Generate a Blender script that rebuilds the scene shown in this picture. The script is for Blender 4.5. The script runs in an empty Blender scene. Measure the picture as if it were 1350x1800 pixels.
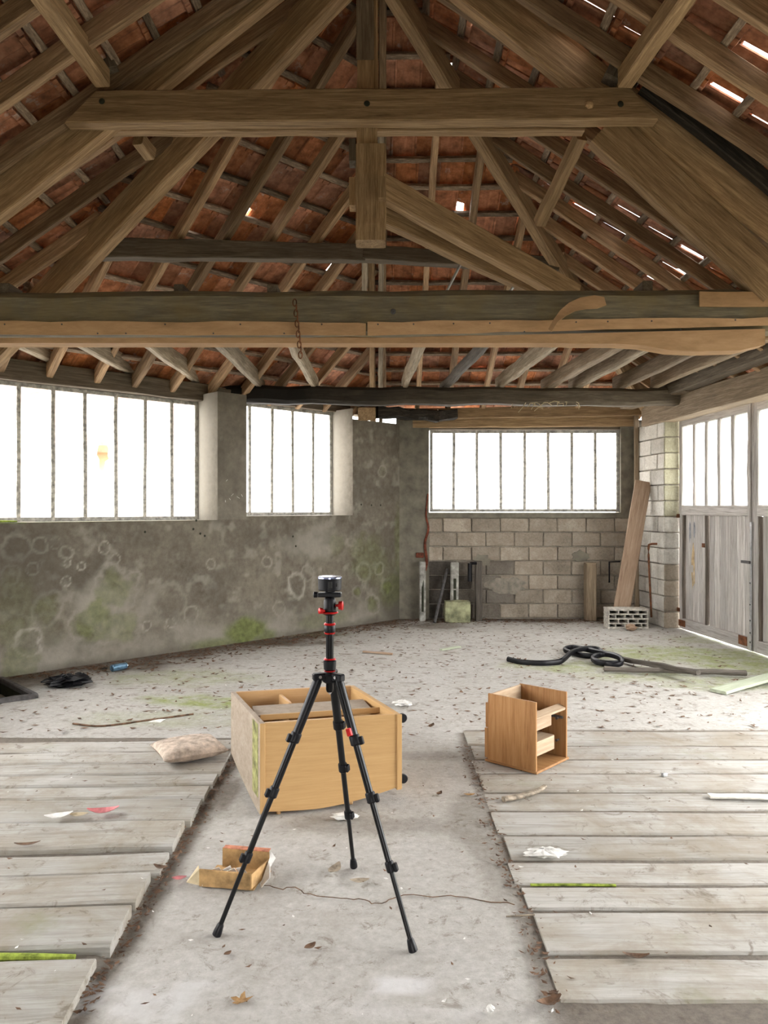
import bpy, math, random
import numpy as np
from mathutils import Vector, Matrix

random.seed(11)
rng = np.random.default_rng(5)
sc = bpy.context.scene
col = sc.collection
V = Vector

# ------------------------------------------------------------------ camera, sky, exposure
FPX, HY, EYE = 1350.0, 893.0, 1.55          # focal length in px, horizon row, eye height (m)
cam_d = bpy.data.cameras.new('camera')
cam_d.sensor_fit = 'VERTICAL'
cam_d.sensor_height = 36.0
cam_d.lens = 36.0 * FPX / 1800.0
cam_d.shift_y = -(900.0 - HY) / 1800.0
cam_d.clip_start = 0.05
cam_d.clip_end = 300
cam = bpy.data.objects.new('camera', cam_d)
cam.location = (0, 0, EYE)
cam.rotation_euler = (math.radians(90), 0, 0)
col.objects.link(cam)
sc.camera = cam

world = bpy.data.worlds.new('overcast_sky')
sc.world = world
world.use_nodes = True
bg = world.node_tree.nodes['Background']
bg.inputs['Color'].default_value = (1.0, 0.992, 0.975, 1)
bg.inputs['Strength'].default_value = 4.0

vs = sc.view_settings
vs.view_transform = 'Standard'
vs.look = 'None'
vs.gamma = 1.0
vs.use_curve_mapping = False
vs.exposure = 1.8


def W(x, y, Y):
    """scene point that lies at depth Y on the sight line through photograph pixel (x, y)"""
    return V(((x - 675.0) / FPX * Y, Y, EYE - (y - HY) / FPX * Y))


def FL(x, y, z=0.0):
    """point on the floor (height z)"""
    Y = FPX * (EYE - z) / (y - HY)
    return V(((x - 675.0) / FPX * Y, Y, z))


# ------------------------------------------------------------------ materials
def nmat(name):
    m = bpy.data.materials.new(name)
    m.use_nodes = True
    nt = m.node_tree
    b = nt.nodes['Principled BSDF']
    b.inputs['Specular IOR Level'].default_value = 0.25
    return m, nt, b


def N(nt, kind, **kw):
    n = nt.nodes.new(kind)
    for k, v in kw.items():
        setattr(n, k, v)
    return n


def L(nt, a, b):
    nt.links.new(a, b)


def ramp(nt, fac, stops):
    r = N(nt, 'ShaderNodeValToRGB')
    cr = r.color_ramp
    while len(cr.elements) < len(stops):
        cr.elements.new(0.5)
    for e, (p, c) in zip(cr.elements, stops):
        e.position = p
        e.color = (*c, 1) if len(c) == 3 else c
    L(nt, fac, r.inputs['Fac'])
    return r.outputs['Color']


def mix(nt, fac, a, b, blend='MIX'):
    n = N(nt, 'ShaderNodeMix', data_type='RGBA', blend_type=blend)
    for sock, v in ((n.inputs[0], fac), (n.inputs[6], a), (n.inputs[7], b)):
        if isinstance(v, (int, float)):
            sock.default_value = v
        elif isinstance(v, tuple):
            sock.default_value = (*v, 1)
        else:
            L(nt, v, sock)
    return n.outputs[2]


def coords(nt, scale=(1, 1, 1), rand=True):
    tc = N(nt, 'ShaderNodeTexCoord')
    mp = N(nt, 'ShaderNodeMapping')
    mp.inputs['Scale'].default_value = scale
    if rand:
        oi = N(nt, 'ShaderNodeObjectInfo')
        ml = N(nt, 'ShaderNodeMath', operation='MULTIPLY')
        ml.inputs[1].default_value = 37.0
        L(nt, oi.outputs['Random'], ml.inputs[0])
        ad = N(nt, 'ShaderNodeVectorMath', operation='ADD')
        L(nt, tc.outputs['Object'], ad.inputs[0])
        L(nt, ml.outputs[0], ad.inputs[1])
        L(nt, ad.outputs[0], mp.inputs['Vector'])
    else:
        L(nt, tc.outputs['Object'], mp.inputs['Vector'])
    return mp.outputs['Vector']


def noise(nt, vec, scale, detail=5, rough=0.6, dist=0.0):
    n = N(nt, 'ShaderNodeTexNoise')
    n.inputs['Scale'].default_value = scale
    n.inputs['Detail'].default_value = detail
    n.inputs['Roughness'].default_value = rough
    n.inputs['Distortion'].default_value = dist
    L(nt, vec, n.inputs['Vector'])
    return n.outputs['Fac']


def bump(nt, b, h, strength=0.4, dist=0.01):
    n = N(nt, 'ShaderNodeBump')
    n.inputs['Strength'].default_value = strength
    n.inputs['Distance'].default_value = dist
    L(nt, h, n.inputs['Height'])
    L(nt, n.outputs['Normal'], b.inputs['Normal'])


def attr(nt, name):
    a = N(nt, 'ShaderNodeAttribute')
    a.attribute_name = name
    return a.outputs['Fac']


def wood(name, dark, mid, light, grain=14.0, length=0.9, rough=0.8, bstr=0.5, var=0.35, blotch=None, blotch_amt=0.5):
    m, nt, b = nmat(name)
    vec = coords(nt, (length, grain, grain))
    g = noise(nt, vec, 2.2, 7, 0.68, 0.6)
    g2 = noise(nt, coords(nt, (length * 2.2, grain * 3.2, grain * 3.2)), 2.6, 5, 0.7, 0.3)
    gm = N(nt, 'ShaderNodeMath', operation='MULTIPLY_ADD')
    gm.inputs[1].default_value = 0.45
    L(nt, g2, gm.inputs[0])
    gs = N(nt, 'ShaderNodeMath', operation='MULTIPLY')
    gs.inputs[1].default_value = 0.55
    L(nt, g, gs.inputs[0])
    L(nt, gs.outputs[0], gm.inputs[2])
    g = gm.outputs[0]
    c = ramp(nt, g, [(0.34, dark), (0.5, mid), (0.66, light)])
    vec2 = coords(nt, (1, 1, 1))
    s = noise(nt, vec2, 3.0, 4, 0.6)
    if blotch:
        c = mix(nt, ramp(nt, s, [(0.45, (0, 0, 0)), (0.65, (blotch_amt,) * 3)]), c, blotch)
    oi = N(nt, 'ShaderNodeObjectInfo')
    hv = N(nt, 'ShaderNodeHueSaturation')
    mr = N(nt, 'ShaderNodeMapRange')
    mr.inputs['To Min'].default_value = 1 - var
    mr.inputs['To Max'].default_value = 1 + var
    L(nt, oi.outputs['Random'], mr.inputs['Value'])
    L(nt, mr.outputs[0], hv.inputs['Value'])
    L(nt, c, hv.inputs['Color'])
    L(nt, hv.outputs[0], b.inputs['Base Color'])
    b.inputs['Roughness'].default_value = rough
    bump(nt, b, g, bstr, 0.01)
    return m


def plain(name, c, rough=0.6, metal=0.0, var=0.12, scale=20, bstr=0.15, spec=0.3):
    m, nt, b = nmat(name)
    n = noise(nt, coords(nt), scale, 4)
    d = tuple(max(0, x * (1 - var * 2)) for x in c)
    l = tuple(min(1, x * (1 + var * 2)) for x in c)
    L(nt, ramp(nt, n, [(0.3, d), (0.7, l)]), b.inputs['Base Color'])
    b.inputs['Roughness'].default_value = rough
    b.inputs['Metallic'].default_value = metal
    b.inputs['Specular IOR Level'].default_value = spec
    if bstr:
        bump(nt, b, n, bstr, 0.005)
    return m


M = {}
M['timber'] = wood('old_brown_timber', (0.164, 0.104, 0.054), (0.351, 0.232, 0.125), (0.594, 0.417, 0.237), var=0.25)
M['rafter'] = wood('rafter_timber', (0.137, 0.087, 0.048), (0.320, 0.210, 0.122), (0.571, 0.399, 0.235), var=0.4)
M['batten'] = wood('batten_timber', (0.090, 0.066, 0.048), (0.220, 0.164, 0.116), (0.480, 0.380, 0.280), var=0.4, length=3)
M['tie'] = wood('weathered_grey_timber', (0.089, 0.072, 0.050), (0.156, 0.135, 0.092), (0.274, 0.230, 0.143), grain=9, var=0.05,
                blotch=(0.20, 0.15, 0.065), blotch_amt=0.55)
M['fibre'] = wood('brown_fibreboard', (0.319, 0.196, 0.099), (0.435, 0.268, 0.138), (0.536, 0.348, 0.189), grain=3, bstr=0.1, var=0.1)
M['black'] = wood('charred_timber', (0.008, 0.007, 0.006), (0.024, 0.020, 0.016), (0.080, 0.064, 0.048), grain=10, var=0.15)
M['rear'] = wood('partly_charred_timber', (0.06, 0.047, 0.034), (0.115, 0.092, 0.066), (0.20, 0.165, 0.12), grain=9, var=0.02)
_nt = M['rear'].node_tree
_b = _nt.nodes['Principled BSDF']
_tc = N(_nt, 'ShaderNodeTexCoord')
_sx = N(_nt, 'ShaderNodeSeparateXYZ')
L(_nt, _tc.outputs['Object'], _sx.inputs[0])
_ns = noise(_nt, _tc.outputs['Object'], 2.5, 5, 0.6)
_ad = N(_nt, 'ShaderNodeMath', operation='MULTIPLY_ADD')
_ad.inputs[1].default_value = 2.4
L(_nt, _ns, _ad.inputs[0])
L(_nt, _sx.outputs[0], _ad.inputs[2])
_mr = N(_nt, 'ShaderNodeMapRange')
_mr.inputs['From Min'].default_value = 2.2
_mr.inputs['From Max'].default_value = 5.6
L(_nt, _ad.outputs[0], _mr.inputs['Value'])
L(_nt, mix(_nt, _mr.outputs[0], (0.016, 0.014, 0.012), _b.inputs['Base Color'].links[0].from_socket), _b.inputs['Base Color'])
M['joist'] = wood('pale_joist_timber', (0.125, 0.098, 0.065), (0.300, 0.244, 0.175), (0.500, 0.425, 0.325), var=0.22)
M['plate'] = wood('dry_plate_timber', (0.12, 0.09, 0.06), (0.22, 0.165, 0.11), (0.36, 0.29, 0.21), var=0.2)
M['plate_dark'] = wood('dark_plate_timber', (0.058, 0.047, 0.035), (0.130, 0.104, 0.075), (0.221, 0.182, 0.137), var=0.1)
M['door'] = wood('silvered_door_timber', (0.244, 0.220, 0.196), (0.440, 0.416, 0.391), (0.612, 0.587, 0.563), grain=18, var=0.12)
M['door_dark'] = wood('dark_door_edge', (0.05, 0.04, 0.032), (0.11, 0.09, 0.075), (0.2, 0.17, 0.14), var=0.1)
M['plank'] = wood('grey_floor_plank', (0.252, 0.236, 0.206), (0.400, 0.388, 0.358), (0.484, 0.475, 0.450), grain=7, length=0.6, var=0.10,
                  blotch=(0.31, 0.268, 0.205), blotch_amt=0.5, bstr=0.5)
def mud_over(m, mudc, mossc):
    nt = m.node_tree
    b = nt.nodes['Principled BSDF']
    base = b.inputs['Base Color'].links[0].from_socket
    geo = N(nt, 'ShaderNodeNewGeometry')
    n1 = noise(nt, geo.outputs['Position'], 2.1, 8, 0.72, 0.4)
    n2 = noise(nt, geo.outputs['Position'], 9.0, 8, 0.75, 0.8)
    n3 = noise(nt, geo.outputs['Position'], 1.3, 6, 0.7)
    c = mix(nt, ramp(nt, n1, [(0.46, (0, 0, 0)), (0.66, (0.72,) * 3)]), base, mudc)
    c = mix(nt, ramp(nt, n2, [(0.56, (0, 0, 0)), (0.66, (0.75,) * 3)]), c, tuple(x * 0.62 for x in mudc))
    c = mix(nt, ramp(nt, n3, [(0.60, (0, 0, 0)), (0.72, (0.6,) * 3)]), c, mossc)
    L(nt, c, b.inputs['Base Color'])
mud_over(M['plank'], (0.25, 0.205, 0.15), (0.22, 0.225, 0.125))
M['laminate'] = wood('beech_laminate', (0.446, 0.270, 0.115), (0.503, 0.312, 0.136), (0.551, 0.353, 0.162), grain=16, length=1.2, var=0.02, rough=0.45, bstr=0.03)
M['laminate_in'] = wood('laminate_inside', (0.40, 0.235, 0.105), (0.46, 0.28, 0.13), (0.51, 0.32, 0.16), grain=16, var=0.05, rough=0.5, bstr=0.03)
M['mouldy'] = wood('mouldy_chipboard', (0.243, 0.189, 0.144), (0.333, 0.270, 0.211), (0.405, 0.342, 0.279), grain=8, length=6, var=0.03, bstr=0.15)
M['pine'] = wood('varnished_pine', (0.205, 0.094, 0.034), (0.328, 0.168, 0.066), (0.410, 0.234, 0.102), grain=11, length=0.8, var=0.08, rough=0.5, bstr=0.06)
M['pine_pale'] = wood('raw_pine', (0.289, 0.200, 0.128), (0.399, 0.297, 0.200), (0.493, 0.391, 0.281), grain=13, length=0.9, var=0.06, bstr=0.12)
M['leanplank'] = wood('brown_grey_board', (0.230, 0.149, 0.098), (0.356, 0.247, 0.172), (0.483, 0.368, 0.276), grain=10, var=0.03)
M['pole'] = wood('grey_pole_timber', (0.036, 0.031, 0.026), (0.090, 0.078, 0.066), (0.162, 0.144, 0.120), var=0.15)
M['greenboard'] = wood('pale_green_board', (0.27, 0.29, 0.22), (0.40, 0.44, 0.33), (0.50, 0.54, 0.43), var=0.05)
M['whitestrip'] = plain('white_strip', (0.62, 0.60, 0.54), 0.7)
M['black_rubber'] = plain('black_rubber', (0.006, 0.006, 0.008), 0.4, spec=0.25)
M['black_plastic'] = plain('black_plastic', (0.007, 0.007, 0.009), 0.45, spec=0.22, bstr=0)
M['black_tube'] = plain('black_anodised_tube', (0.005, 0.005, 0.006), 0.32, metal=0.0, spec=0.3, bstr=0)
M['red'] = plain('red_anodised', (0.42, 0.012, 0.012), 0.3, metal=0.3, bstr=0)
M['silver'] = plain('silver_metal', (0.7, 0.7, 0.72), 0.25, metal=1.0, bstr=0)
M['blue_top'] = plain('blue_grey_cap', (0.30, 0.34, 0.52), 0.2, metal=0.6, bstr=0)
M['lens'] = plain('black_lens', (0.002, 0.002, 0.002), 0.3, spec=0.2, bstr=0)
M['rust'] = plain('rusty_iron', (0.16, 0.065, 0.03), 0.8, metal=0.3, var=0.35)
M['iron'] = plain('dull_iron', (0.10, 0.095, 0.095), 0.6, metal=0.6, var=0.2)
M['galv'] = plain('galvanised_steel', (0.46, 0.47, 0.48), 0.4, metal=0.7, var=0.12)
M['white_paper'] = plain('white_paper', (0.72, 0.71, 0.68), 0.8)
M['pink_paper'] = plain('pink_wrapper', (0.62, 0.20, 0.21), 0.6, var=0.3, scale=9)
M['ochre_paper'] = plain('ochre_wrapper', (0.52, 0.43, 0.28), 0.7)
M['carton'] = plain('brown_carton', (0.40, 0.25, 0.11), 0.8, var=0.25, scale=14)
M['carton_red'] = plain('faded_red_print', (0.50, 0.20, 0.12), 0.8, var=0.3, scale=18)
M['leaf'] = plain('dry_leaf', (0.33, 0.20, 0.09), 0.8, var=0.3)
M['leaf_dark'] = plain('dark_leaf', (0.13, 0.075, 0.045), 0.8, var=0.35)
M['twig'] = plain('pale_twig', (0.30, 0.25, 0.19), 0.8, var=0.3)
M['stone'] = plain('pale_stone', (0.45, 0.43, 0.39), 0.85, var=0.2)
M['conc_post'] = plain('grey_concrete_post', (0.33, 0.32, 0.29), 0.9, var=0.25, scale=12, bstr=0.5)
M['hollow'] = plain('pale_hollow_block', (0.50, 0.48, 0.43), 0.9, var=0.2, scale=30, bstr=0.5)
M['dark_pit'] = plain('pit_earth', (0.03, 0.032, 0.02), 0.95)
M['redbrick'] = plain('broken_red_brick', (0.130, 0.037, 0.020), 0.9, var=0.35)
M['frame'] = plain('grey_window_steel', (0.40, 0.39, 0.36), 0.7, var=0.25)
M['rust_bar'] = plain('weathered_mullion', (0.46, 0.44, 0.40), 0.75, var=0.3, scale=25)


def glass_mat(name, tint, trans):
    m, nt, b = nmat(name)
    out = nt.nodes['Material Output']
    tr = N(nt, 'ShaderNodeBsdfTransparent')
    tl = N(nt, 'ShaderNodeBsdfTranslucent')
    df = N(nt, 'ShaderNodeBsdfDiffuse')
    n = noise(nt, coords(nt, rand=True), 2.0, 4)
    dirt = ramp(nt, n, [(0.35, tuple(t * 0.88 for t in tint)), (0.7, tint)])
    L(nt, dirt, tl.inputs['Color'])
    df.inputs['Color'].default_value = (0.5, 0.5, 0.48, 1)
    m1 = N(nt, 'ShaderNodeMixShader')
    m1.inputs[0].default_value = 0.12
    L(nt, tl.outputs[0], m1.inputs[1])
    L(nt, df.outputs[0], m1.inputs[2])
    m2 = N(nt, 'ShaderNodeMixShader')
    m2.inputs[0].default_value = trans
    L(nt, m1.outputs[0], m2.inputs[1])
    L(nt, tr.outputs[0], m2.inputs[2])
    L(nt, m2.outputs[0], out.inputs['Surface'])
    return m


M['frosted'] = glass_mat('frosted_wired_glass', (0.95, 0.95, 0.96), 0.30)
M['doorglass'] = glass_mat('hazy_door_glass', (0.93, 0.97, 0.94), 0.55)

# clay tile seen from below
m, nt, b = nmat('clay_tile')
vec = coords(nt)
n1 = noise(nt, vec, 11, 6, 0.65)
c = ramp(nt, n1, [(0.28, (0.193, 0.084, 0.047)), (0.5, (0.413, 0.173, 0.090)), (0.75, (0.627, 0.307, 0.171))])
n2 = noise(nt, vec, 5.0, 7, 0.72)
c = mix(nt, ramp(nt, n2, [(0.60, (0, 0, 0)), (0.68, (0.7, 0.7, 0.7))]), c, (0.52, 0.45, 0.39))
n4 = noise(nt, coords(nt, (9, 1.2, 1)), 2.2, 5, 0.7)
c = mix(nt, ramp(nt, n4, [(0.55, (0, 0, 0)), (0.72, (0.65, 0.65, 0.65))]), c, (0.085, 0.05, 0.036))
oi = N(nt, 'ShaderNodeObjectInfo')
hv = N(nt, 'ShaderNodeHueSaturation')
mr = N(nt, 'ShaderNodeMapRange')
mr.inputs['To Min'].default_value = 0.6
mr.inputs['To Max'].default_value = 1.4
L(nt, oi.outputs['Random'], mr.inputs['Value'])
L(nt, mr.outputs[0], hv.inputs['Value'])
m2_ = N(nt, 'ShaderNodeMath', operation='MULTIPLY')
m2_.inputs[1].default_value = 7.31
L(nt, oi.outputs['Random'], m2_.inputs[0])
m3_ = N(nt, 'ShaderNodeMath', operation='FRACT')
L(nt, m2_.outputs[0], m3_.inputs[0])
mr2 = N(nt, 'ShaderNodeMapRange')
mr2.inputs['To Min'].default_value = 0.85
mr2.inputs['To Max'].default_value = 1.12
L(nt, m3_.outputs[0], mr2.inputs['Value'])
L(nt, mr2.outputs[0], hv.inputs['Saturation'])
L(nt, c, hv.inputs['Color'])
L(nt, hv.outputs[0], b.inputs['Base Color'])
b.inputs['Roughness'].default_value = 0.85
bump(nt, b, n1, 0.35, 0.006)
M['tile'] = m

# rendered concrete of the window wall (stains and darker areas carried by attributes)
m, nt, b = nmat('stained_render')
vec = coords(nt, rand=False)
n1 = noise(nt, vec, 1.6, 7, 0.62)
n2 = noise(nt, vec, 14, 6, 0.65)
c = ramp(nt, n1, [(0.3, (0.087, 0.073, 0.053)), (0.5, (0.130, 0.110, 0.082)), (0.72, (0.186, 0.163, 0.123))])
c = mix(nt, 0.35, c, ramp(nt, n2, [(0.3, (0.07, 0.06, 0.046)), (0.7, (0.26, 0.237, 0.195))]))
c = mix(nt, attr(nt, 'pale'), c, (0.42, 0.395, 0.34))
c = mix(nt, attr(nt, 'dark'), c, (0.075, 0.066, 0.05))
c = mix(nt, attr(nt, 'moss'), c, ramp(nt, n2, [(0.3, (0.07, 0.085, 0.026)), (0.7, (0.17, 0.19, 0.065))]))
L(nt, c, b.inputs['Base Color'])
b.inputs['Roughness'].default_value = 0.92
bump(nt, b, n2, 0.45, 0.012)
M['render'] = m

# concrete floor
m, nt, b = nmat('dirty_concrete')
vec = coords(nt, rand=False)
n1 = noise(nt, vec, 1.1, 7, 0.66)
n2 = noise(nt, vec, 26, 8, 0.78)
n3 = noise(nt, coords(nt, (1.0, 1.6, 1), rand=False), 6.0, 8, 0.75, 0.6)
c = ramp(nt, n1, [(0.3, (0.399, 0.380, 0.353)), (0.5, (0.486, 0.473, 0.449)), (0.72, (0.556, 0.553, 0.540))])
c = mix(nt, 0.5, c, ramp(nt, n2, [(0.36, (0.25, 0.23, 0.195)), (0.7, (0.54, 0.525, 0.49))]))
n5 = noise(nt, vec, 11, 10, 0.82, 0.5)
c = mix(nt, ramp(nt, n5, [(0.55, (0, 0, 0)), (0.63, (0.7, 0.7, 0.7))]), c, (0.19, 0.16, 0.12))
n6 = noise(nt, vec, 3.2, 8, 0.72)
c = mix(nt, ramp(nt, n6, [(0.52, (0, 0, 0)), (0.72, (0.5, 0.5, 0.5))]), c, (0.30, 0.275, 0.235))
c = mix(nt, ramp(nt, noise(nt, vec, 5.1, 9, 0.8, 0.3), [(0.60, (0, 0, 0)), (0.70, (0.5, 0.5, 0.5))]), c, (0.66, 0.65, 0.62))
fl = N(nt, 'ShaderNodeMath', operation='MULTIPLY')
L(nt, ramp(nt, n3, [(0.55, (0, 0, 0)), (0.65, (0.9, 0.9, 0.9))]), fl.inputs[0])
L(nt, attr(nt, 'litter'), fl.inputs[1])
c = mix(nt, fl.outputs[0], c, (0.145, 0.108, 0.075))
c = mix(nt, attr(nt, 'dirt'), c, ramp(nt, n2, [(0.3, (0.055, 0.04, 0.028)), (0.7, (0.15, 0.118, 0.085))]))
mm = N(nt, 'ShaderNodeMath', operation='MULTIPLY')
L(nt, attr(nt, 'moss'), mm.inputs[0])
L(nt, ramp(nt, noise(nt, vec, 7, 6, 0.7), [(0.38, (0.25, 0.25, 0.25)), (0.6, (1, 1, 1))]), mm.inputs[1])
c = mix(nt, mm.outputs[0], c, ramp(nt, n2, [(0.3, (0.17, 0.205, 0.06)), (0.7, (0.33, 0.37, 0.15))]))
c = mix(nt, attr(nt, 'lime'), c, (0.66, 0.66, 0.67))
L(nt, c, b.inputs['Base Color'])
b.inputs['Roughness'].default_value = 0.88
bump(nt, b, n2, 0.5, 0.012)
M['floor'] = m

# hollow concrete blocks of the back wall / pier
def blockmat(name, d, md, l):
    m, nt, b = nmat(name)
    v = coords(nt, rand=True)
    n1 = noise(nt, v, 4, 6, 0.65)
    n2 = noise(nt, v, 38, 5, 0.7)
    c = ramp(nt, n1, [(0.28, d), (0.5, md), (0.74, l)])
    c = mix(nt, 0.3, c, ramp(nt, n2, [(0.3, tuple(x * 0.45 for x in d)), (0.7, l)]))
    oi = N(nt, 'ShaderNodeObjectInfo')
    hv = N(nt, 'ShaderNodeHueSaturation')
    mr = N(nt, 'ShaderNodeMapRange')
    mr.inputs['To Min'].default_value = 0.82
    mr.inputs['To Max'].default_value = 1.15
    L(nt, oi.outputs['Random'], mr.inputs['Value'])
    L(nt, mr.outputs[0], hv.inputs['Value'])
    L(nt, c, hv.inputs['Color'])
    L(nt, hv.outputs[0], b.inputs['Base Color'])
    b.inputs['Roughness'].default_value = 0.93
    bump(nt, b, n2, 0.7, 0.015)
    return m


M['block'] = blockmat('brown_grey_block', (0.192, 0.157, 0.119), (0.327, 0.275, 0.216), (0.473, 0.419, 0.345))
M['block_pale'] = blockmat('pale_limewashed_block', (0.360, 0.333, 0.286), (0.573, 0.546, 0.493), (0.771, 0.753, 0.698))
M['block_yellow'] = blockmat('yellowish_block', (0.27, 0.25, 0.165), (0.42, 0.395, 0.28), (0.52, 0.50, 0.385))
M['block_darkest'] = blockmat('darkest_block', (0.03, 0.026, 0.022), (0.07, 0.06, 0.05), (0.13, 0.115, 0.098))  # darkest tone, for blocks low at the left end of the wall
M['block_darker'] = blockmat('darker_block', (0.10, 0.085, 0.068), (0.175, 0.15, 0.122), (0.25, 0.225, 0.19))  # in-between tone next to the darkest blocks
M['mortar'] = plain('grey_mortar', (0.230, 0.205, 0.169), 0.95, var=0.2, scale=15, bstr=0.4)
M['surround'] = plain('grey_cement_surround', (0.17, 0.155, 0.122), 0.95, var=0.16, scale=7, bstr=0.4)
M['mossstone'] = plain('moss_covered_stone', (0.255, 0.26, 0.155), 0.95, var=0.35, scale=7, bstr=0.6)
M['fabric'] = plain('stained_beige_fabric', (0.50, 0.41, 0.335), 0.95, var=0.22, scale=22, bstr=0.3)
M['moss'] = plain('bright_moss', (0.23, 0.29, 0.045), 0.95, var=0.35, scale=30, bstr=0.6)
M['mossy_panel'] = plain('algae_on_chipboard', (0.25, 0.245, 0.10), 0.95, var=0.4, scale=16, bstr=0.3)
M['can'] = plain('blue_printed_can', (0.12, 0.22, 0.32), 0.35, metal=0.5, var=0.35, scale=16, bstr=0)
M['bounce_ground'] = plain('pale_bounce_gravel', (0.40, 0.37, 0.32), 0.95, var=0.3, scale=2)  # kept pale so it bounces light in through the windows
M['dim_ground'] = plain('dark_fill_ground', (0.105, 0.10, 0.062), 0.95, var=0.3, scale=2)  # kept dark so little light bounces in from the front
M['hedge'] = plain('hedge_leaves', (0.10, 0.17, 0.045), 0.9, var=0.4, scale=5)
M['housewall'] = plain('ochre_house_wall', (0.42, 0.27, 0.16), 0.9, var=0.1, scale=3)
M['houseroof'] = plain('red_house_roof', (0.36, 0.12, 0.07), 0.9, var=0.2, scale=4)
M['render_pale'] = M['render']


# ------------------------------------------------------------------ mesh helpers
def world_of(o):
    if o is None:
        return Matrix.Identity(4)
    if o.parent is None:
        return o.matrix_basis.copy()
    return world_of(o.parent) @ o.matrix_parent_inverse @ o.matrix_basis


def setparent(o, p):
    if p is not None:
        o.parent = p
        o.matrix_parent_inverse = world_of(p).inverted()


def tag(o, label=None, cat=None, group=None, kind=None):
    if label: o['label'] = label
    if cat: o['category'] = cat
    if group: o['group'] = group
    if kind: o['kind'] = kind
    return o


def link(name, me, parent=None, mat=None, matrix=None):
    o = bpy.data.objects.new(name, me)
    col.objects.link(o)
    if matrix is not None:
        o.matrix_basis = matrix
    if mat is not None and me is not None and len(me.materials) == 0:
        me.materials.append(M[mat] if isinstance(mat, str) else mat)
    setparent(o, parent)
    return o


def mesh(name, verts, faces, smooth=False):
    me = bpy.data.meshes.new(name)
    me.from_pydata([tuple(v) for v in verts], [], [tuple(f) for f in faces])
    me.update()
    if smooth:
        me.shade_smooth()
    return me


def empty(name, loc, label=None, cat=None, group=None, kind=None):
    o = bpy.data.objects.new(name, None)
    o.empty_display_size = 0.1
    col.objects.link(o)
    o.location = loc
    return tag(o, label, cat, group, kind)


def axes(x, up=(0, 0, 1)):
    x = V(x).normalized()
    up = V(up)
    y = up.cross(x)
    if y.length < 1e-4:
        y = V((0, 1, 0)).cross(x)
    y.normalize()
    z = x.cross(y)
    return x, y, z


def mat4(o, x, y, z):
    return Matrix(((x[0], y[0], z[0], o[0]), (x[1], y[1], z[1], o[1]), (x[2], y[2], z[2], o[2]), (0, 0, 0, 1)))


def timber(name, p0, p1, w, h, mat, parent=None, up=(0, 0, 1), seg=None, wob=0.004, ch=0.008, w1=None, h1=None, bow=0.0, rnd=0):
    """squared timber from p0 to p1 (centre line); grain runs along its local x"""
    p0, p1 = V(p0), V(p1)
    d = p1 - p0
    ln = d.length
    x, y, z = axes(d, up)
    seg = seg or max(2, min(14, int(ln / 0.35)))
    w1 = w1 or w
    h1 = h1 or h
    vs_, fs = [], []
    if rnd:
        ring = [(math.cos(2 * math.pi * k / 10) * 0.5, math.sin(2 * math.pi * k / 10) * 0.5) for k in range(10)]
    for i in range(seg + 1):
        t = i / seg
        ww, hh = w + (w1 - w) * t, h + (h1 - h) * t
        oy, oz = random.uniform(-wob, wob), random.uniform(-wob, wob) - bow * 4 * t * (1 - t)
        if rnd:
            pts = [(a * ww, c_ * hh) for a, c_ in ring]
        else:
            a, c_ = ww / 2, hh / 2
            k = min(ch, a * 0.5, c_ * 0.5)
            pts = [(-a + k, -c_), (a - k, -c_), (a, -c_ + k), (a, c_ - k), (a - k, c_), (-a + k, c_), (-a, c_ - k), (-a, -c_ + k)]
        for (py, pz) in pts:
            vs_.append((t * ln, py + oy + random.uniform(-wob, wob) * 0.5, pz + oz + random.uniform(-wob, wob) * 0.5))
    n = len(pts)
    for i in range(seg):
        for k in range(n):
            k2 = (k + 1) % n
            fs.append((i * n + k, i * n + k2, (i + 1) * n + k2, (i + 1) * n + k))
    fs.append(tuple(reversed(range(n))))
    fs.append(tuple(seg * n + k for k in range(n)))
    return link(name, mesh(name, vs_, fs), parent, mat, mat4(p0, x, y, z))


def cbox(lx, ly, lz, k=0.002):
    """chamfered box centred on the origin"""
    a, b_, c_ = lx / 2, ly / 2, lz / 2
    k = min(k, a * 0.45, b_ * 0.45, c_ * 0.45)
    vs_ = []
    idx = {}
    for sx in (-1, 1):
        for sy in (-1, 1):
            for sz in (-1, 1):
                for ax in range(3):
                    p = [sx * (a - k), sy * (b_ - k), sz * (c_ - k)]
                    p[ax] = (sx * a, sy * b_, sz * c_)[ax]
                    idx[(sx, sy, sz, ax)] = len(vs_)
                    vs_.append(tuple(p))
    fs = []
    for ax in range(3):
        o1, o2 = [q for q in range(3) if q != ax]
        for s in (-1, 1):
            f = []
            for (u, v) in ((-1, -1), (1, -1), (1, 1), (-1, 1)):
                sg = [0, 0, 0]
                sg[ax], sg[o1], sg[o2] = s, u, v
                f.append(idx[(*sg, ax)])
            fs.append(f)
    for ax in range(3):       # edges parallel to ax
        o1, o2 = [q for q in range(3) if q != ax]
        for u in (-1, 1):
            for v in (-1, 1):
                f = []
                for s, fa in ((-1, o1), (1, o1), (1, o2), (-1, o2)):
                    sg = [0, 0, 0]
                    sg[ax], sg[o1], sg[o2] = s, u, v
                    f.append(idx[(*sg, fa)])
                fs.append(f)
    for sx in (-1, 1):
        for sy in (-1, 1):
            for sz in (-1, 1):
                fs.append([idx[(sx, sy, sz, q)] for q in range(3)])
    # orient outward
    out = []
    for f in fs:
        pts = [V(vs_[i]) for i in f]
        n = (pts[1] - pts[0]).cross(pts[2] - pts[0])
        cen = sum(pts, V((0, 0, 0))) / len(pts)
        out.append(f if n.dot(cen) >= 0 else list(reversed(f)))
    return vs_, out


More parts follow.
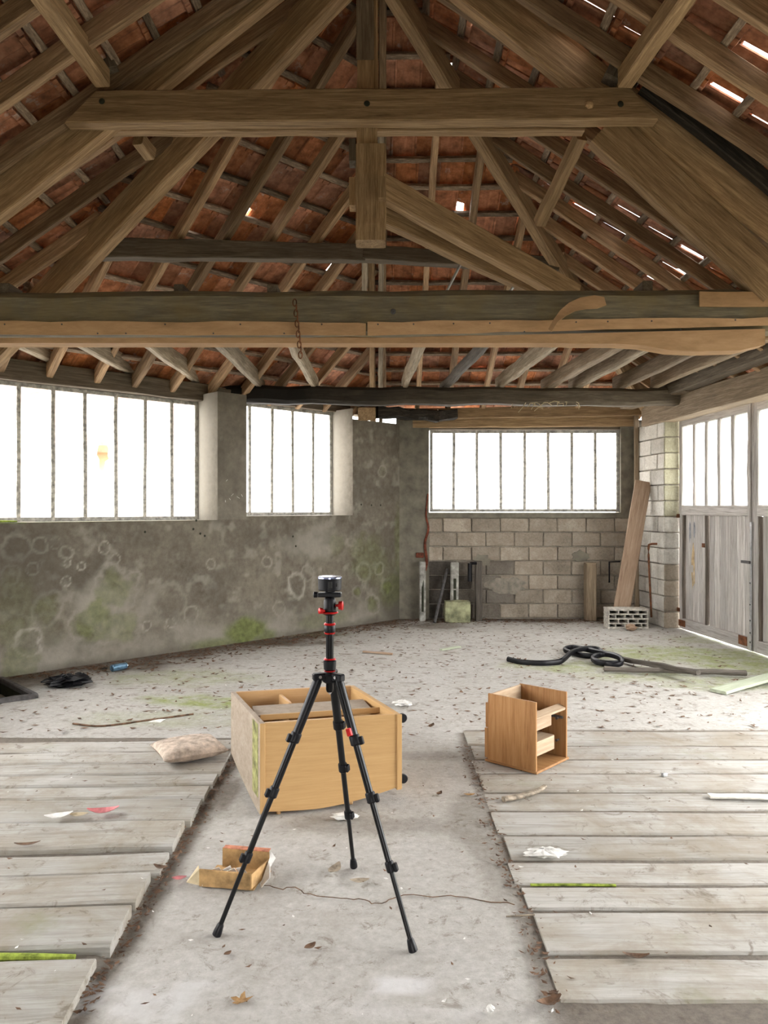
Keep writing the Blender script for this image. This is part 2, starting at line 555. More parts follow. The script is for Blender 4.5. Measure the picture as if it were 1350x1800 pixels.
def slab(name, centre, x, up, size, mat, parent=None, k=0.002, wob=0.0):
    """oriented chamfered board; size = (along x, across, along up)"""
    ax, ay, az = axes(x, up)
    vs_, fs = cbox(*size, k)
    if wob:
        vs_ = [tuple(c_ + random.uniform(-wob, wob) for c_ in v) for v in vs_]
    return link(name, mesh(name, vs_, fs), parent, mat, mat4(centre, ax, ay, az))


class MB:
    def __init__(s):
        s.v, s.f = [], []

    def add(s, vs_, fs, m=None):
        o = len(s.v)
        s.v += [tuple(m @ V(v)) if m is not None else tuple(v) for v in vs_]
        s.f += [tuple(i + o for i in f) for f in fs]
        return s

    def box(s, c, size, x=(1, 0, 0), up=(0, 0, 1), k=0.002):
        ax, ay, az = axes(x, up)
        return s.add(*cbox(*size, k), mat4(c, ax, ay, az))

    def lathe(s, p, axis, prof, n=20, cap=True):
        """prof = [(distance along axis, radius)...]"""
        ax, ay, az = axes(axis, (0, 0, 1) if abs(V(axis).normalized().z) < 0.95 else (0, 1, 0))
        vs_, fs = [], []
        for (d, r) in prof:
            for k in range(n):
                a = 2 * math.pi * k / n
                vs_.append(V(p) + ax * d + ay * (r * math.cos(a)) + az * (r * math.sin(a)))
        for i in range(len(prof) - 1):
            for k in range(n):
                k2 = (k + 1) % n
                fs.append((i * n + k, i * n + k2, (i + 1) * n + k2, (i + 1) * n + k))
        if cap:
            fs.append(tuple(reversed(range(n))))
            fs.append(tuple((len(prof) - 1) * n + k for k in range(n)))
        return s.add(vs_, fs)

    def tube(s, pts, r, n=8, flat=1.0, up=(0, 0, 1), r1=None):
        pts = [V(p) for p in pts]
        vs_, fs = [], []
        m_ = len(pts)
        for i, p in enumerate(pts):
            d = (pts[min(i + 1, m_ - 1)] - pts[max(i - 1, 0)])
            ax, ay, az = axes(d, up)
            rr = r + ((r1 if r1 is not None else r) - r) * i / max(1, m_ - 1)
            for k in range(n):
                a = 2 * math.pi * k / n
                vs_.append(p + ay * (rr * math.cos(a)) + az * (rr * flat * math.sin(a)))
        for i in range(m_ - 1):
            for k in range(n):
                k2 = (k + 1) % n
                fs.append((i * n + k, i * n + k2, (i + 1) * n + k2, (i + 1) * n + k))
        fs.append(tuple(reversed(range(n))))
        fs.append(tuple((m_ - 1) * n + k for k in range(n)))
        return s.add(vs_, fs)

    def build(s, name, mat, parent=None, smooth=False, origin=None):
        vs_ = s.v
        mtx = None
        if origin is not None:
            o = V(origin)
            vs_ = [tuple(V(v) - o) for v in vs_]
            mtx = Matrix.Translation(o)
        me = mesh(name, vs_, s.f)
        if smooth:
            me.shade_smooth()
            try:
                me.set_sharp_from_angle(angle=math.radians(40))
            except Exception:
                pass
        return link(name, me, parent, mat, mtx)


def spline(pts, n=8):
    """Catmull-Rom through pts"""
    pts = [V(p) for p in pts]
    P = [pts[0] * 2 - pts[1]] + pts + [pts[-1] * 2 - pts[-2]]
    out = []
    for i in range(1, len(P) - 2):
        for k in range(n):
            t = k / n
            a, b_, c_, d = P[i - 1], P[i], P[i + 1], P[i + 2]
            out.append(0.5 * ((2 * b_) + (c_ - a) * t + (2 * a - 5 * b_ + 4 * c_ - d) * t * t + (3 * b_ - a - 3 * c_ + d) * t ** 3))
    out.append(P[-2])
    return out


# value noise on numpy arrays
_lat = rng.random((256, 256))


def vnoise(x, y):
    xi, yi = np.floor(x).astype(int), np.floor(y).astype(int)
    fx, fy = x - xi, y - yi
    fx, fy = fx * fx * (3 - 2 * fx), fy * fy * (3 - 2 * fy)
    g = lambda a, b_: _lat[a % 256, b_ % 256]
    return (g(xi, yi) * (1 - fx) + g(xi + 1, yi) * fx) * (1 - fy) + (g(xi, yi + 1) * (1 - fx) + g(xi + 1, yi + 1) * fx) * fy


def fbm(x, y, o=4):
    s_, a, t = 0, 0.5, 0
    for k in range(o):
        s_ = s_ + a * vnoise(x * 2 ** k + 17 * k, y * 2 ** k + 31 * k)
        t += a
        a *= 0.5
    return s_ / t


def smooth01(e0, e1, x):
    t = np.clip((x - e0) / (e1 - e0), 0, 1)
    return t * t * (3 - 2 * t)


def set_attr(me, name, arr):
    a = me.attributes.new(name, 'FLOAT', 'POINT')
    a.data.foreach_set('value', np.asarray(arr, dtype=np.float32))


# ------------------------------------------------------------------ layout constants
S2 = math.sqrt(0.5)
LW0 = V((-3.55, 6.95, 0))                    # start of the slanting window wall (inner face)
LU = V((S2, S2, 0))                          # along it
LN = V((-S2, S2, 0))                         # outward
BACK_Y = 10.72
SIDE_X = -3.55
FRONT_Y = -2.5
DH = V((3.80, 9.87, 0))                      # hinge side of the doors
DD = V((0.15, -1.67, 0)).normalized()        # along the doors, towards the camera
DN = V((-DD.y, DD.x, 0))
if DN.x < 0: DN = -DN                        # outward
APEX = V((-0.12, 5.25, 5.62))
EAVE_Z = 2.95


def LWP(u, z, d=0.0):
    p = LW0 + LU * u + LN * d
    return V((p.x, p.y, z))


# ------------------------------------------------------------------ floor
HATCH = [FL(-60, 1192), FL(2, 1197), FL(55, 1226), FL(-5, 1238), FL(-120, 1240)]


def inpoly(X, Y, poly):
    r = np.zeros_like(X, dtype=bool)
    n = len(poly)
    for i in range(n):
        a, b_ = poly[i], poly[(i + 1) % n]
        cond = ((a.y > Y) != (b_.y > Y))
        xs = (b_.x - a.x) * (Y - a.y) / ((b_.y - a.y) if abs(b_.y - a.y) > 1e-9 else 1e-9) + a.x
        r ^= cond & (X < xs)
    return r


def blob(X, Y, cx, cy, rx, ry, wob=0.5, sc_=3.0):
    d = np.sqrt(((X - cx) / rx) ** 2 + ((Y - cy) / ry) ** 2)
    d = d + (fbm(X * sc_ + 5, Y * sc_ + 9) - 0.5) * 2 * wob
    return 1 - smooth01(0.45, 1.1, d)


def build_floor():
    step = 0.03
    xs = np.arange(-4.2, 4.5, step)
    ys = np.concatenate([np.arange(FRONT_Y, 1.9, 0.15), np.arange(1.9, 11.3, step)])
    X, Y = np.meshgrid(xs, ys)
    Z = (fbm(X * 1.2, Y * 1.2) - 0.5) * 0.02 + (fbm(X * 9, Y * 9) - 0.5) * 0.006
    # the concrete strip between the planks stays level; plank beds lie lower
    bed = ((X < -0.97) & (Y < 5.15)) | ((X > 0.56) & (Y < 5.36))
    Z = np.where(bed & (X > 0), -0.003 + (fbm(X * 9, Y * 9) - .5) * .006, Z)
    Z = np.where(bed & (X < 0), 0.012 + (fbm(X * 9, Y * 9) - .5) * .006, Z)
    nx, ny = len(xs), len(ys)
    V_ = np.stack([X.ravel(), Y.ravel(), Z.ravel()], 1)
    i = np.arange(ny - 1)[:, None] * nx + np.arange(nx - 1)[None, :]
    quads = np.stack([i, i + 1, i + nx + 1, i + nx], -1).reshape(-1, 4)
    cx, cy = V_[quads].mean(1)[:, 0], V_[quads].mean(1)[:, 1]
    keep = ~inpoly(cx, cy, HATCH)
    quads = quads[keep]
    me = bpy.data.meshes.new('floor')
    me.vertices.add(len(V_))
    me.vertices.foreach_set('co', V_.ravel())
    me.loops.add(len(quads) * 4)
    me.loops.foreach_set('vertex_index', quads.ravel())
    me.polygons.add(len(quads))
    me.polygons.foreach_set('loop_start', np.arange(len(quads)) * 4)
    me.polygons.foreach_set('loop_total', np.full(len(quads), 4))
    me.update()
    me.shade_smooth()
    fx, fy = X.ravel(), Y.ravel()
    moss = np.zeros_like(fx)
    for (px, py, rx, ry, a) in [(345, 1232, .55, .28, 1.0), (380, 1238, .22, .12, 1.0), (330, 1190, .9, .35, .45), (1000, 1172, .7, .3, .7),
                                (1190, 1150, 1.1, .5, .85), (1300, 1165, .9, .6, .9), (1250, 1125, .7, .4, .5), (1130, 1190, .8, .25, .6),
                                (300, 1265, .8, .3, .35), (560, 1115, .6, .3, .25), (1290, 1200, .7, .35, .6)]:
        p = FL(px, py)
        moss = np.maximum(moss, a * blob(fx, fy, p.x, p.y, rx, ry))
    dl = (10.5 - (fy - fx)) * S2                       # distance from the window wall
    along = fbm(fx * 2.5, fy * 2.5)
    dirt = (1 - smooth01(0.0, 0.8, dl + (along - 0.5) * 1.3)) * 0.85
    db = BACK_Y - fy
    dirt = np.maximum(dirt, (1 - smooth01(0.02, 0.45, db + (along - 0.5) * 0.7)) * 0.8)
    for (px, py, rx, ry, a) in [(480, 1128, .8, .35, .9), (760, 1100, .6, .3, .6), (470, 1460, .3, .25, .0), (400, 1395, .08, .3, .7),
                                (640, 1450, .5, .12, .35), (770, 1330, .3, .12, .3), (840, 1440, .15, .5, .45), (860, 1500, .12, .5, .4)]:
        p = FL(px, py)
        if a: dirt = np.maximum(dirt, a * blob(fx, fy, p.x, p.y, rx, ry))
    e1 = np.abs(fx + 0.93 + (fbm(fy * 3, fy * 0) - .5) * .05)
    dirt = np.maximum(dirt, np.where(fy < 5.2, (1 - smooth01(0.0, 0.10, e1)) * 0.85, 0))
    e2 = np.abs(fx - 0.54 - (fbm(fy * 3, fy * 0 + 7) - .5) * .05)
    dirt = np.maximum(dirt, np.where(fy < 5.3, (1 - smooth01(0.0, 0.08, e2)) * 0.7, 0))
    dirt = np.maximum(dirt, np.where(bed.ravel(), 0.8, 0))
    litter = smooth01(4.6, 6.5, fy) * (0.75 + 0.5 * (fbm(fx * .9, fy * .9) - .3)) + 0.12
    litter = np.clip(litter, 0, 1)
    lime = np.zeros_like(fx)
    for (px, py, rx, ry, a) in [(700, 1730, .12, .07, .6), (260, 1760, .22, .12, .4), (700, 1775, .4, .05, .2), (255, 1785, .12, .05, .4)]:
        p = FL(px, py)
        lime = np.maximum(lime, a * blob(fx, fy, p.x, p.y, rx, ry, 0.9, 14))
    for n_, a in (('moss', moss), ('dirt', dirt), ('litter', litter), ('lime', lime)):
        set_attr(me, n_, np.clip(a, 0, 1))
    o = link('floor', me, None, 'floor')
    tag(o, 'pale dirty concrete floor with moss patches and grey planks let in', 'floor', kind='structure')
    return o


floor = build_floor()

# hatch pit
mb = MB()
hp = [V((p.x, p.y, 0.0)) for p in HATCH]
low = [V((p.x, p.y, -0.6)) for p in HATCH]
n = len(hp)
mb.add(hp + low, [(i, (i + 1) % n, n + (i + 1) % n, n + i) for i in range(n)] + [tuple(range(n, 2 * n))])
mb.build('pit', 'dark_pit', floor)
timber('pit_rim', hp[1] + V((0, 0, .012)), hp[2] + V((.03, -.02, .012)), .05, .05, 'iron', floor)
timber('pit_rim', hp[2] + V((.05, 0, .012)), hp[3] + V((-.05, 0, .012)), .05, .05, 'iron', floor)

ck = [FL(x, y, .004) for x, y in ((455, 1552), (490, 1562), (520, 1560), (545, 1572), (600, 1577), (640, 1582), (668, 1589), (690, 1580), (715, 1573), (760, 1576), (800, 1575), (850, 1583), (905, 1588))]
MB().tube([p + V((random.uniform(-.006, .006), random.uniform(-.008, .008), -.001)) for p in spline(ck, 4)], .0028, 5, .5).build('crack', 'leaf_dark', floor)
# floor planks (railway-sleeper boards), parts of the floor
right_y = [2.392, 2.65, 2.94, 3.146, 3.37, 3.63, 3.92, 4.18, 4.47, 4.73, 5.0, 5.33]
for i in range(len(right_y) - 1):
    y0, y1 = right_y[i], right_y[i + 1]
    w = y1 - y0 - random.uniform(.022, .034)
    xl = 0.545 + random.uniform(-.012, .02) + (0.03 if i in (1,) else 0)
    z = 0.0 + random.uniform(-.004, .006) + (0.004 if i == 1 else 0)
    tl = random.uniform(-.006, .006)
    timber('plank', (xl, (y0 + y1) / 2, z - .02), (3.7, (y0 + y1) / 2 + tl, z - .02), w, .05, 'plank', floor, seg=9, wob=.003, ch=.008)
left_y = [(2.05, 2.57), (2.64, 2.90), (2.91, 3.155), (3.165, 3.40), (3.41, 3.99), (4.0, 4.38), (4.39, 4.6), (4.61, 5.05)]
left_y = [(2.03, 2.570), (2.630, 2.905), (2.935, 3.17), (3.20, 3.385), (3.425, 3.70), (3.725, 4.01), (4.04, 4.205), (4.235, 4.395), (4.425, 4.60), (4.63, 4.825), (4.855, 5.06)]
lz = [.030, .040, .036, .020, .040, .030, .026, .022, .020, .018, .016]
for i, (y0, y1) in enumerate(left_y):
    w = y1 - y0
    yc = (y0 + y1) / 2
    sl = 0.055 if i < 5 else 0.035
    xr = -0.945 - random.uniform(0, .02)
    z = lz[i]
    # measured along the left picture edge, the boards climb gently away to the path
    xe = -1.25
    timber('plank', (-3.5, yc - (3.5 - 1.25) * sl - .01, z - .03), (xr, yc + (xr - xe) * sl * -1 * -1 + .0, z - .03), w, .07, 'plank', floor, seg=9, wob=.004, ch=.01)
# moss along one plank joint
ms = [V((-2.0, 2.56, .03)), V((-1.7, 2.578, .035)), V((-1.45, 2.588, .035)), V((-1.2, 2.60, .03)), V((-1.05, 2.612, .022))]
MB().tube(spline(ms, 6), .026, 8, .7, r1=.012).build('moss_strip', 'moss', floor)
ms = [V((.60, 3.146, .006)), V((.75, 3.147, .006)), V((.95, 3.148, .003))]
MB().tube(spline(ms, 5), .008, 6, .6).build('moss_strip', 'moss', floor)


# ------------------------------------------------------------------ slanting window wall
SILL1, SILL2, TOP1 = 1.415, 1.455, 2.86
W1 = (0.045, 2.376)
W2 = (2.766, 4.44)
UEND = 5.36
TH = 0.42


def build_left_wall():
    mb_v, mb_f = [], []

    def grid(u0, u1, z0, z1, d=0.0, st=0.018):
        nu, nz = max(1, int((u1 - u0) / st)), max(1, int((z1 - z0) / st))
        o = len(mb_v)
        for k in range(nz + 1):
            for i in range(nu + 1):
                u, z = u0 + (u1 - u0) * i / nu, z0 + (z1 - z0) * k / nz
                mb_v.append(LWP(u, z, d))
        for k in range(nz):
            for i in range(nu):
                a = o + k * (nu + 1) + i
                mb_f.append((a, a + 1, a + nu + 2, a + nu + 1))

    def quad(a, b_, c_, d):
        o = len(mb_v)
        mb_v.extend([a, b_, c_, d])
        mb_f.append((o, o + 1, o + 2, o + 3))

    grid(-0.3, W1[0], 0, TOP1)
    grid(W1[0], W1[1], 0, SILL1)
    grid(W1[1], W2[0], 0, TOP1)
    grid(W2[0], W2[1], 0, SILL2)
    grid(W2[1], UEND, 0, 2.72)
    for (u0, u1, zs) in ((*W1, SILL1), (*W2, SILL2)):
        quad(LWP(u0, zs), LWP(u1, zs), LWP(u1, zs - 0.0, TH), LWP(u0, zs - 0.0, TH))           # sill
        quad(LWP(u0, zs), LWP(u0, zs, TH), LWP(u0, TOP1, TH), LWP(u0, TOP1))
        quad(LWP(u1, zs, TH), LWP(u1, zs), LWP(u1, TOP1), LWP(u1, TOP1, TH))
    quad(LWP(W1[1], TOP1), LWP(W2[0], TOP1), LWP(W2[0], TOP1, TH), LWP(W1[1], TOP1, TH))
    quad(LWP(W2[1], 2.72), LWP(UEND, 2.72), LWP(UEND, 2.72, TH), LWP(W2[1], 2.72, TH))
    # outer face under the windows and beside them
    for (u0, u1, z1) in ((-.6, W1[0], TOP1), (W1[0], W1[1], SILL1), (W1[1], W2[0], TOP1), (W2[0], W2[1], SILL2), (W2[1], UEND + .4, 2.72)):
        quad(LWP(u1, 0, TH), LWP(u0, 0, TH), LWP(u0, z1, TH), LWP(u1, z1, TH))
    me = mesh('wall_left', mb_v, mb_f)
    A = np.array([tuple(v) for v in mb_v])
    u = (A[:, 0] - LW0.x) * S2 + (A[:, 1] - LW0.y) * S2
    z = A[:, 2]
    pale, moss, dark = np.zeros(len(A)), np.zeros(len(A)), np.zeros(len(A))

    def uz(px, py):
        r = (px - 675) / FPX
        Y = 10.5 / (1 - r)
        return (Y - LW0.y) / S2, EYE - (py - HY) / FPX * Y

    wobx = (fbm(u * 7, z * 7) - .5)
    wob2 = (fbm(u * 22, z * 22 + 9) - .5)
    wob3 = fbm(u * 3 + 50, z * 3)
    # efflorescence rings: (px, py, radius m, ring strength, inside: moss / dark)
    rings = [(70, 958, .09, .45, .0, .3), (118, 972, .08, .5, 0, .35), (118, 990, .05, .7, 0, .0), (116, 1022, .05, .55, 0, .1), (57, 1000, .07, .4, 0, .3),
             (185, 963, .07, .4, 0, .1), (142, 996, .045, .5, 0, 0), (203, 982, .06, .35, 0, .15), (30, 962, .12, .3, .0, .4), (97, 954, .06, .3, .0, .3), (20, 1010, .1, .25, .1, .3),
             (85, 1070, .16, .45, .35, .3), (205, 1042, .27, .55, .45, 0), (165, 1090, .27, .5, .65, 0), (215, 1100, .22, .35, .5, 0),
             (90, 1110, .2, .3, .1, .45), (52, 1130, .12, .6, .15, .3), (35, 1165, .22, .4, .4, .1), (20, 1110, .2, .3, .35, .2),
             (370, 990, .07, .35, 0, 0), (468, 988, .09, .35, 0, .25), (300, 1060, .2, .3, 0, 0), (335, 1080, .1, .35, 0, .1), (300, 1095, .06, .4, 0, 0), (258, 1100, .06, .35, 0, 0),
             (540, 1008, .1, .35, 0, .1), (520, 1030, .13, .4, 0, .1), (490, 1070, .1, .25, 0, 0), (640, 1005, .12, .3, .45, 0), (668, 1000, .1, .35, .55, 0),
             (680, 1032, .12, .3, .75, 0), (655, 1060, .13, .3, .6, 0), (628, 1040, .1, .2, .5, 0), (672, 828, .09, .3, .15, 0), (636, 955, .2, .12, .35, 0), (590, 960, .2, .12, .3, 0)]
    for (px, py, r, rs, mo, da) in rings:
        if r > .15:
            rs, da, r = rs * .55, da * .7, r * .92
        elif r < .12:
            r = r * .8
        cu, cz = uz(px, py)
        d = np.sqrt((u - cu) ** 2 + (z - cz) ** 2) / r + wobx * 0.9 + wob2 * .35
        ring = np.exp(-((d - 1.0) / 0.15) ** 2) * min(1, rs * 1.25) * (0.45 + 1.1 * wob3)
        pale = np.maximum(pale, ring)
        ins = 1 - smooth01(0.6, 0.95, d)
        moss = np.maximum(moss, ins * mo * np.clip(.3 + 1.2 * fbm(u * 6 + 7, z * 6), 0, 1))
        dark = np.maximum(dark, ins * da)
    for (px, py, rx, rz, a) in [(430, 1110, .42, .17, .95), (390, 1130, .55, .1, .6), (470, 1118, .2, .12, .7), (20, 1080, .3, .4, .2), (650, 990, .5, .35, .35),
                                (690, 1040, .3, .3, .4), (570, 1090, .5, .1, .3), (700, 950, .1, .6, .35)]:
        cu, cz = uz(px, py)
        moss = np.maximum(moss, a * blob(u, z, cu, cz, rx, rz, .5, 4))
    moss = np.maximum(moss, np.where((u < .3) & (u > 0.0) & (z > SILL1 - .01) & (z < SILL1 + .03), .8, 0))
    # pale patches low down, darker under the sills and at the base
    pale = np.maximum(pale, .45 * blob(u, z, *uz(190, 1060), .55, .35, .7, 3))
    pale = np.maximum(pale, .35 * blob(u, z, *uz(560, 950), .6, .25, .7, 3))
    pale = np.maximum(pale, .35 * (1 - smooth01(0.02, 0.5, z + wobx * .4)) * fbm(u * 2, z * 2 + 40) * 1.6)
    pale = np.maximum(pale, .5 * np.where((u > W1[1] - .01) & (u < W2[0]) & (z > SILL1), .25, 0))
    dark = np.maximum(dark, .55 * (1 - smooth01(0.0, 0.10, z + wobx * .12)))
    dark = np.maximum(dark, .45 * blob(u, z, *uz(30, 1010), .55, .45, .6, 2))
    dark = np.maximum(dark, .8 * blob(u, z, 5.35, .35, .38, .6, .4, 3))  # darker patch low at the far end of the wall
    dark = np.maximum(dark, .35 * smooth01(.5, .75, fbm(u * 5 + 3, z * 5 + 11)))
    pale = np.maximum(pale, .30 * smooth01(.55, .8, fbm(u * 9 + 13, z * 9 + 1)))
    reveal = ((10.5 - (A[:, 1] - A[:, 0])) < -0.02)
    for arr in (pale, moss, dark):
        arr *= np.where(reveal, 0.0, 1.0)
    pale = np.maximum(pale, np.where(reveal, .75, 0))
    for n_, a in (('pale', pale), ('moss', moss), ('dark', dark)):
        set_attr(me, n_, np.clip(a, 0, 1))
    o = link('wall_left', me, None, 'render')
    return tag(o, 'grey cement-rendered wall with stain rings and moss below the windows', 'wall', kind='structure')


wall_left = build_left_wall()

# chips and pits in the render (small scars)
for (px, py) in [(345, 915), (340, 930), (352, 938), (360, 942), (255, 935), (515, 943), (635, 887), (653, 888), (669, 888), (520, 960)]:
    r = (px - 675) / FPX
    Y = 10.5 / (1 - r)
    p = V((r * Y, Y, EYE - (py - HY) / FPX * Y)) - LN * .003
    MB().lathe(p, LN, [(-.003, .004), (0, .012), (.004, .014)], 7).build('pit_mark', 'dark_pit', wall_left)
# pale scratches on the pillar
for (px, py, dx, dy) in [(397, 846, 3, -3), (403, 876, 2, 3), (410, 868, -4, 4), (416, 873, 5, 3), (424, 869, 2, 4), (396, 879, 0, 4)]:
    r = (px - 675) / FPX
    Y = 10.5 / (1 - r)
    a = W(px, py, Y) - LN * .002
    c_ = W(px + dx, py + dy, 10.5 / (1 - (px + dx - 675) / FPX)) - LN * .002
    MB().tube([a, (a + c_) / 2, c_], .005, 5, .5).build('scratch', 'whitestrip', wall_left)


def window(name, label, origin, uvec, nvec, u0, u1, z0, z1, npane, d, mat='frosted', bar_w=.040, holes={}, frame_mat='frame', barmat='rust_bar', bar_d=.03):
    """steel window: frame, bars and one object for each pane"""
    o = empty(name, origin + uvec * u0 + nvec * d + V((0, 0, z0)), label, 'window', kind='structure')
    P = lambda u, z, dd=0.0: V((*(origin + uvec * u + nvec * (d + dd)).xy, z))
    fw = .042
    for (a, c_) in ((P(u0, z0 + fw / 2), P(u1, z0 + fw / 2)), (P(u0, z1 - fw / 2), P(u1, z1 - fw / 2))):
        timber('frame_rail', a, c_, bar_d, fw, frame_mat, o, wob=.0015, ch=.003)
    for (u) in (u0 + fw / 2, u1 - fw / 2):
        timber('frame_stile', P(u, z0), P(u, z1), bar_d, fw, frame_mat, o, up=uvec, wob=.001, ch=.003)
    pw = (u1 - u0) / npane
    for k in range(1, npane):
        lean = random.uniform(-.008, .008)
        timber('glazing_bar', P(u0 + k * pw, z0), P(u0 + k * pw + lean, z1), bar_d, bar_w, barmat, o, up=uvec, wob=.002, ch=.003, seg=5)
    for k in range(npane):
        a, c_ = u0 + k * pw, u0 + (k + 1) * pw
        if k in holes:
            cu, cz, poly = holes[k]
            n_ = len(poly)
            outer = []
            for q in range(n_):
                ang = 2 * math.pi * q / n_
                dx, dz = math.cos(ang), math.sin(ang)
                tx = ((c_ if dx > 0 else a) - cu) / dx if abs(dx) > 1e-6 else 1e9
                tz = ((z1 if dz > 0 else z0) - cz) / dz if abs(dz) > 1e-6 else 1e9
                t = min(abs(tx), abs(tz))
                outer.append((cu + dx * t, cz + dz * t))
            inner = [(cu + math.cos(2 * math.pi * q / n_) * rr[0], cz + math.sin(2 * math.pi * q / n_) * rr[1]) for q, rr in enumerate(poly)]
            vs_ = [P(*p) for p in outer] + [P(*p) for p in inner]
            fs = [(q, (q + 1) % n_, n_ + (q + 1) % n_, n_ + q) for q in range(n_)]
            # pane corners
            for (uu, zz) in ((a, z0), (c_, z0), (c_, z1), (a, z1)):
                ang = math.atan2(zz - cz, uu - cu) % (2 * math.pi)
                q = int(ang / (2 * math.pi / n_))
                vs_.append(P(uu, zz))
                fs.append((q, len(vs_) - 1, (q + 1) % n_))
            link('pane', mesh('pane', vs_, fs), o, mat)
        else:
            cc = P((a + c_) / 2, (z0 + z1) / 2)
            me = mesh('pane', [P(a, z0) - cc, P(c_, z0) - cc, P(c_, z1) - cc, P(a, z1) - cc], [(0, 1, 2, 3)])
            link('pane', me, o, mat, Matrix.Translation(cc))
    return o


def jag(rx, rz, n=14, s=0.45):
    return [(rx * random.uniform(1 - s, 1 + s * .5), rz * random.uniform(1 - s, 1 + s * .5)) for _ in range(n)]


def gl_uz(px, py):
    r = (px - 675) / FPX
    Y = (10.5 + TH / S2) / (1 - r)
    return (Y - TH * S2 - LW0.y) / S2, EYE - (py - HY) / FPX * Y


pw1 = (W1[1] - W1[0]) / 7
holes1 = {}
for (px, py, rx, rz) in ((180, 800, .07, .15), (62, 861, .035, .07), (238, 879, .04, .03)):
    cu, cz = gl_uz(px, py)
    holes1[int((cu - W1[0]) / pw1)] = (cu, cz, jag(rx, rz))
window('window_1', 'wide seven-pane window with broken frosted panes in the slanting wall', LW0, LU, LN, W1[0], W1[1], SILL1, 2.78, 7, TH, holes=holes1)
window('window_2', 'narrower five-pane frosted window between grey pillar and mossy corner', LW0, LU, LN, W2[0], W2[1], SILL2, 2.84, 5, TH)
window('window_3', 'eight-pane window in the concrete block back wall', V((0, BACK_Y, 0)), V((1, 0, 0)), V((0, 1, 0)), 0.645, 3.305, 1.494, 2.645, 8, .08,
       bar_w=.040, holes={0: (.80, 1.63, jag(.05, .10)), 3: (1.72, 1.80, jag(.06, .11)), 5: (2.55, 1.78, jag(.025, .02))})
# a strip of moss on the sill of window 1
mp = [LWP(u, SILL1 + .008, .18) for u in (.02, .15, .28)]
MB().tube(mp, .05, 8, .4, r1=.02).build('sill_moss', 'moss', wall_left)


# ------------------------------------------------------------------ back wall of blocks
def build_back_wall():
    root = empty('wall_back', (2.0, BACK_Y, 0), 'brown-grey concrete block wall under the eight-pane window', 'wall', kind='structure')
    mb = MB()
    t = .2
    y = BACK_Y + .022
    mb.box((1.9, y + t / 2, .71), (3.5, t, 1.42))                       # mortar body
    mb.build('mortar_body', 'mortar', root)
    # cement surround of the window
    s = MB()
    s.box((.40, BACK_Y + .12, 1.40), (.46, .25, 2.8), k=.004)
    s.build('cement_strip', 'surround', root)
    s = MB()
    s.box((1.95, BACK_Y + .11, 1.45), (2.72, .25, .075), k=.004)
    s.build('window_sill', 'surround', root)
    s = MB()
    s.box((3.46, BACK_Y + .12, 2.08), (.31, .24, 1.40), k=.004)
    s.build('cement_strip', 'surround', root)
    s = MB()
    s.box((1.95, BACK_Y + .13, 2.68), (3.5, .2, .06), k=.004)
    s.build('window_head', 'plate_dark', root)
    row_h = .2
    for r in range(7):
        z0 = .012 + r * row_h
        x = .62 - (0.0 if r % 2 else .2)
        while x < 3.58:
            x0, x1 = max(x, .60 if z0 < 1.3 else .6), min(x + .4, 3.58)
            if x1 - x0 > .06:
                dpt = random.uniform(-.006, .006)
                slab('block', V(((x0 + x1) / 2, BACK_Y + .06 + dpt, z0 + row_h / 2)), (1, 0, 0), (0, 0, 1), (x1 - x0 - .013, .12, row_h - .014), ('block_darkest' if (x0 < .95 and z0 < .75) else 'block_darker' if (x0 < 1.45 and z0 < .7) else 'block'), root, k=.008, wob=.003)  # blocks step darker low down towards the left end
            x += .4
    # old cracked joint showing red brick
    pts = [W(752, 868, 10.70), W(749, 905, 10.70), W(753, 930, 10.70), W(747, 955, 10.70), W(750, 985, 10.70), W(747, 1003, 10.70)]
    MB().tube(spline(pts, 5), .010, 6, .5, up=(0, 1, 0), r1=.022).build('crack', 'redbrick', root)
    slab('brick_end', W(738, 976, 10.70), (1, 0, 0), (0, 0, 1), (.11, .03, .07), 'redbrick', root, k=.01)
    # cement patches
    for (px, py, rx, rz) in ((846, 985, .14, .10), (1020, 978, .12, .09), (890, 1030, .30, .12)):
        c_ = W(px, py, BACK_Y - .003)
        vs_ = [(c_.x + math.cos(a) * rx * random.uniform(.7, 1.15), BACK_Y - .009, c_.z + math.sin(a) * rz * random.uniform(.7, 1.15)) for a in np.arange(0, 6.28, .4)]
        n_ = len(vs_)
        vs_ += [(v[0], BACK_Y + .01, v[2]) for v in vs_]
        fs = [tuple(range(n_))] + [(i, (i + 1) % n_, n_ + (i + 1) % n_, n_ + i) for i in range(n_)]
        link('cement_patch', mesh('cement_patch', vs_, fs), root, 'surround' if rx < .2 else 'mortar')
    return root


wall_back = build_back_wall()

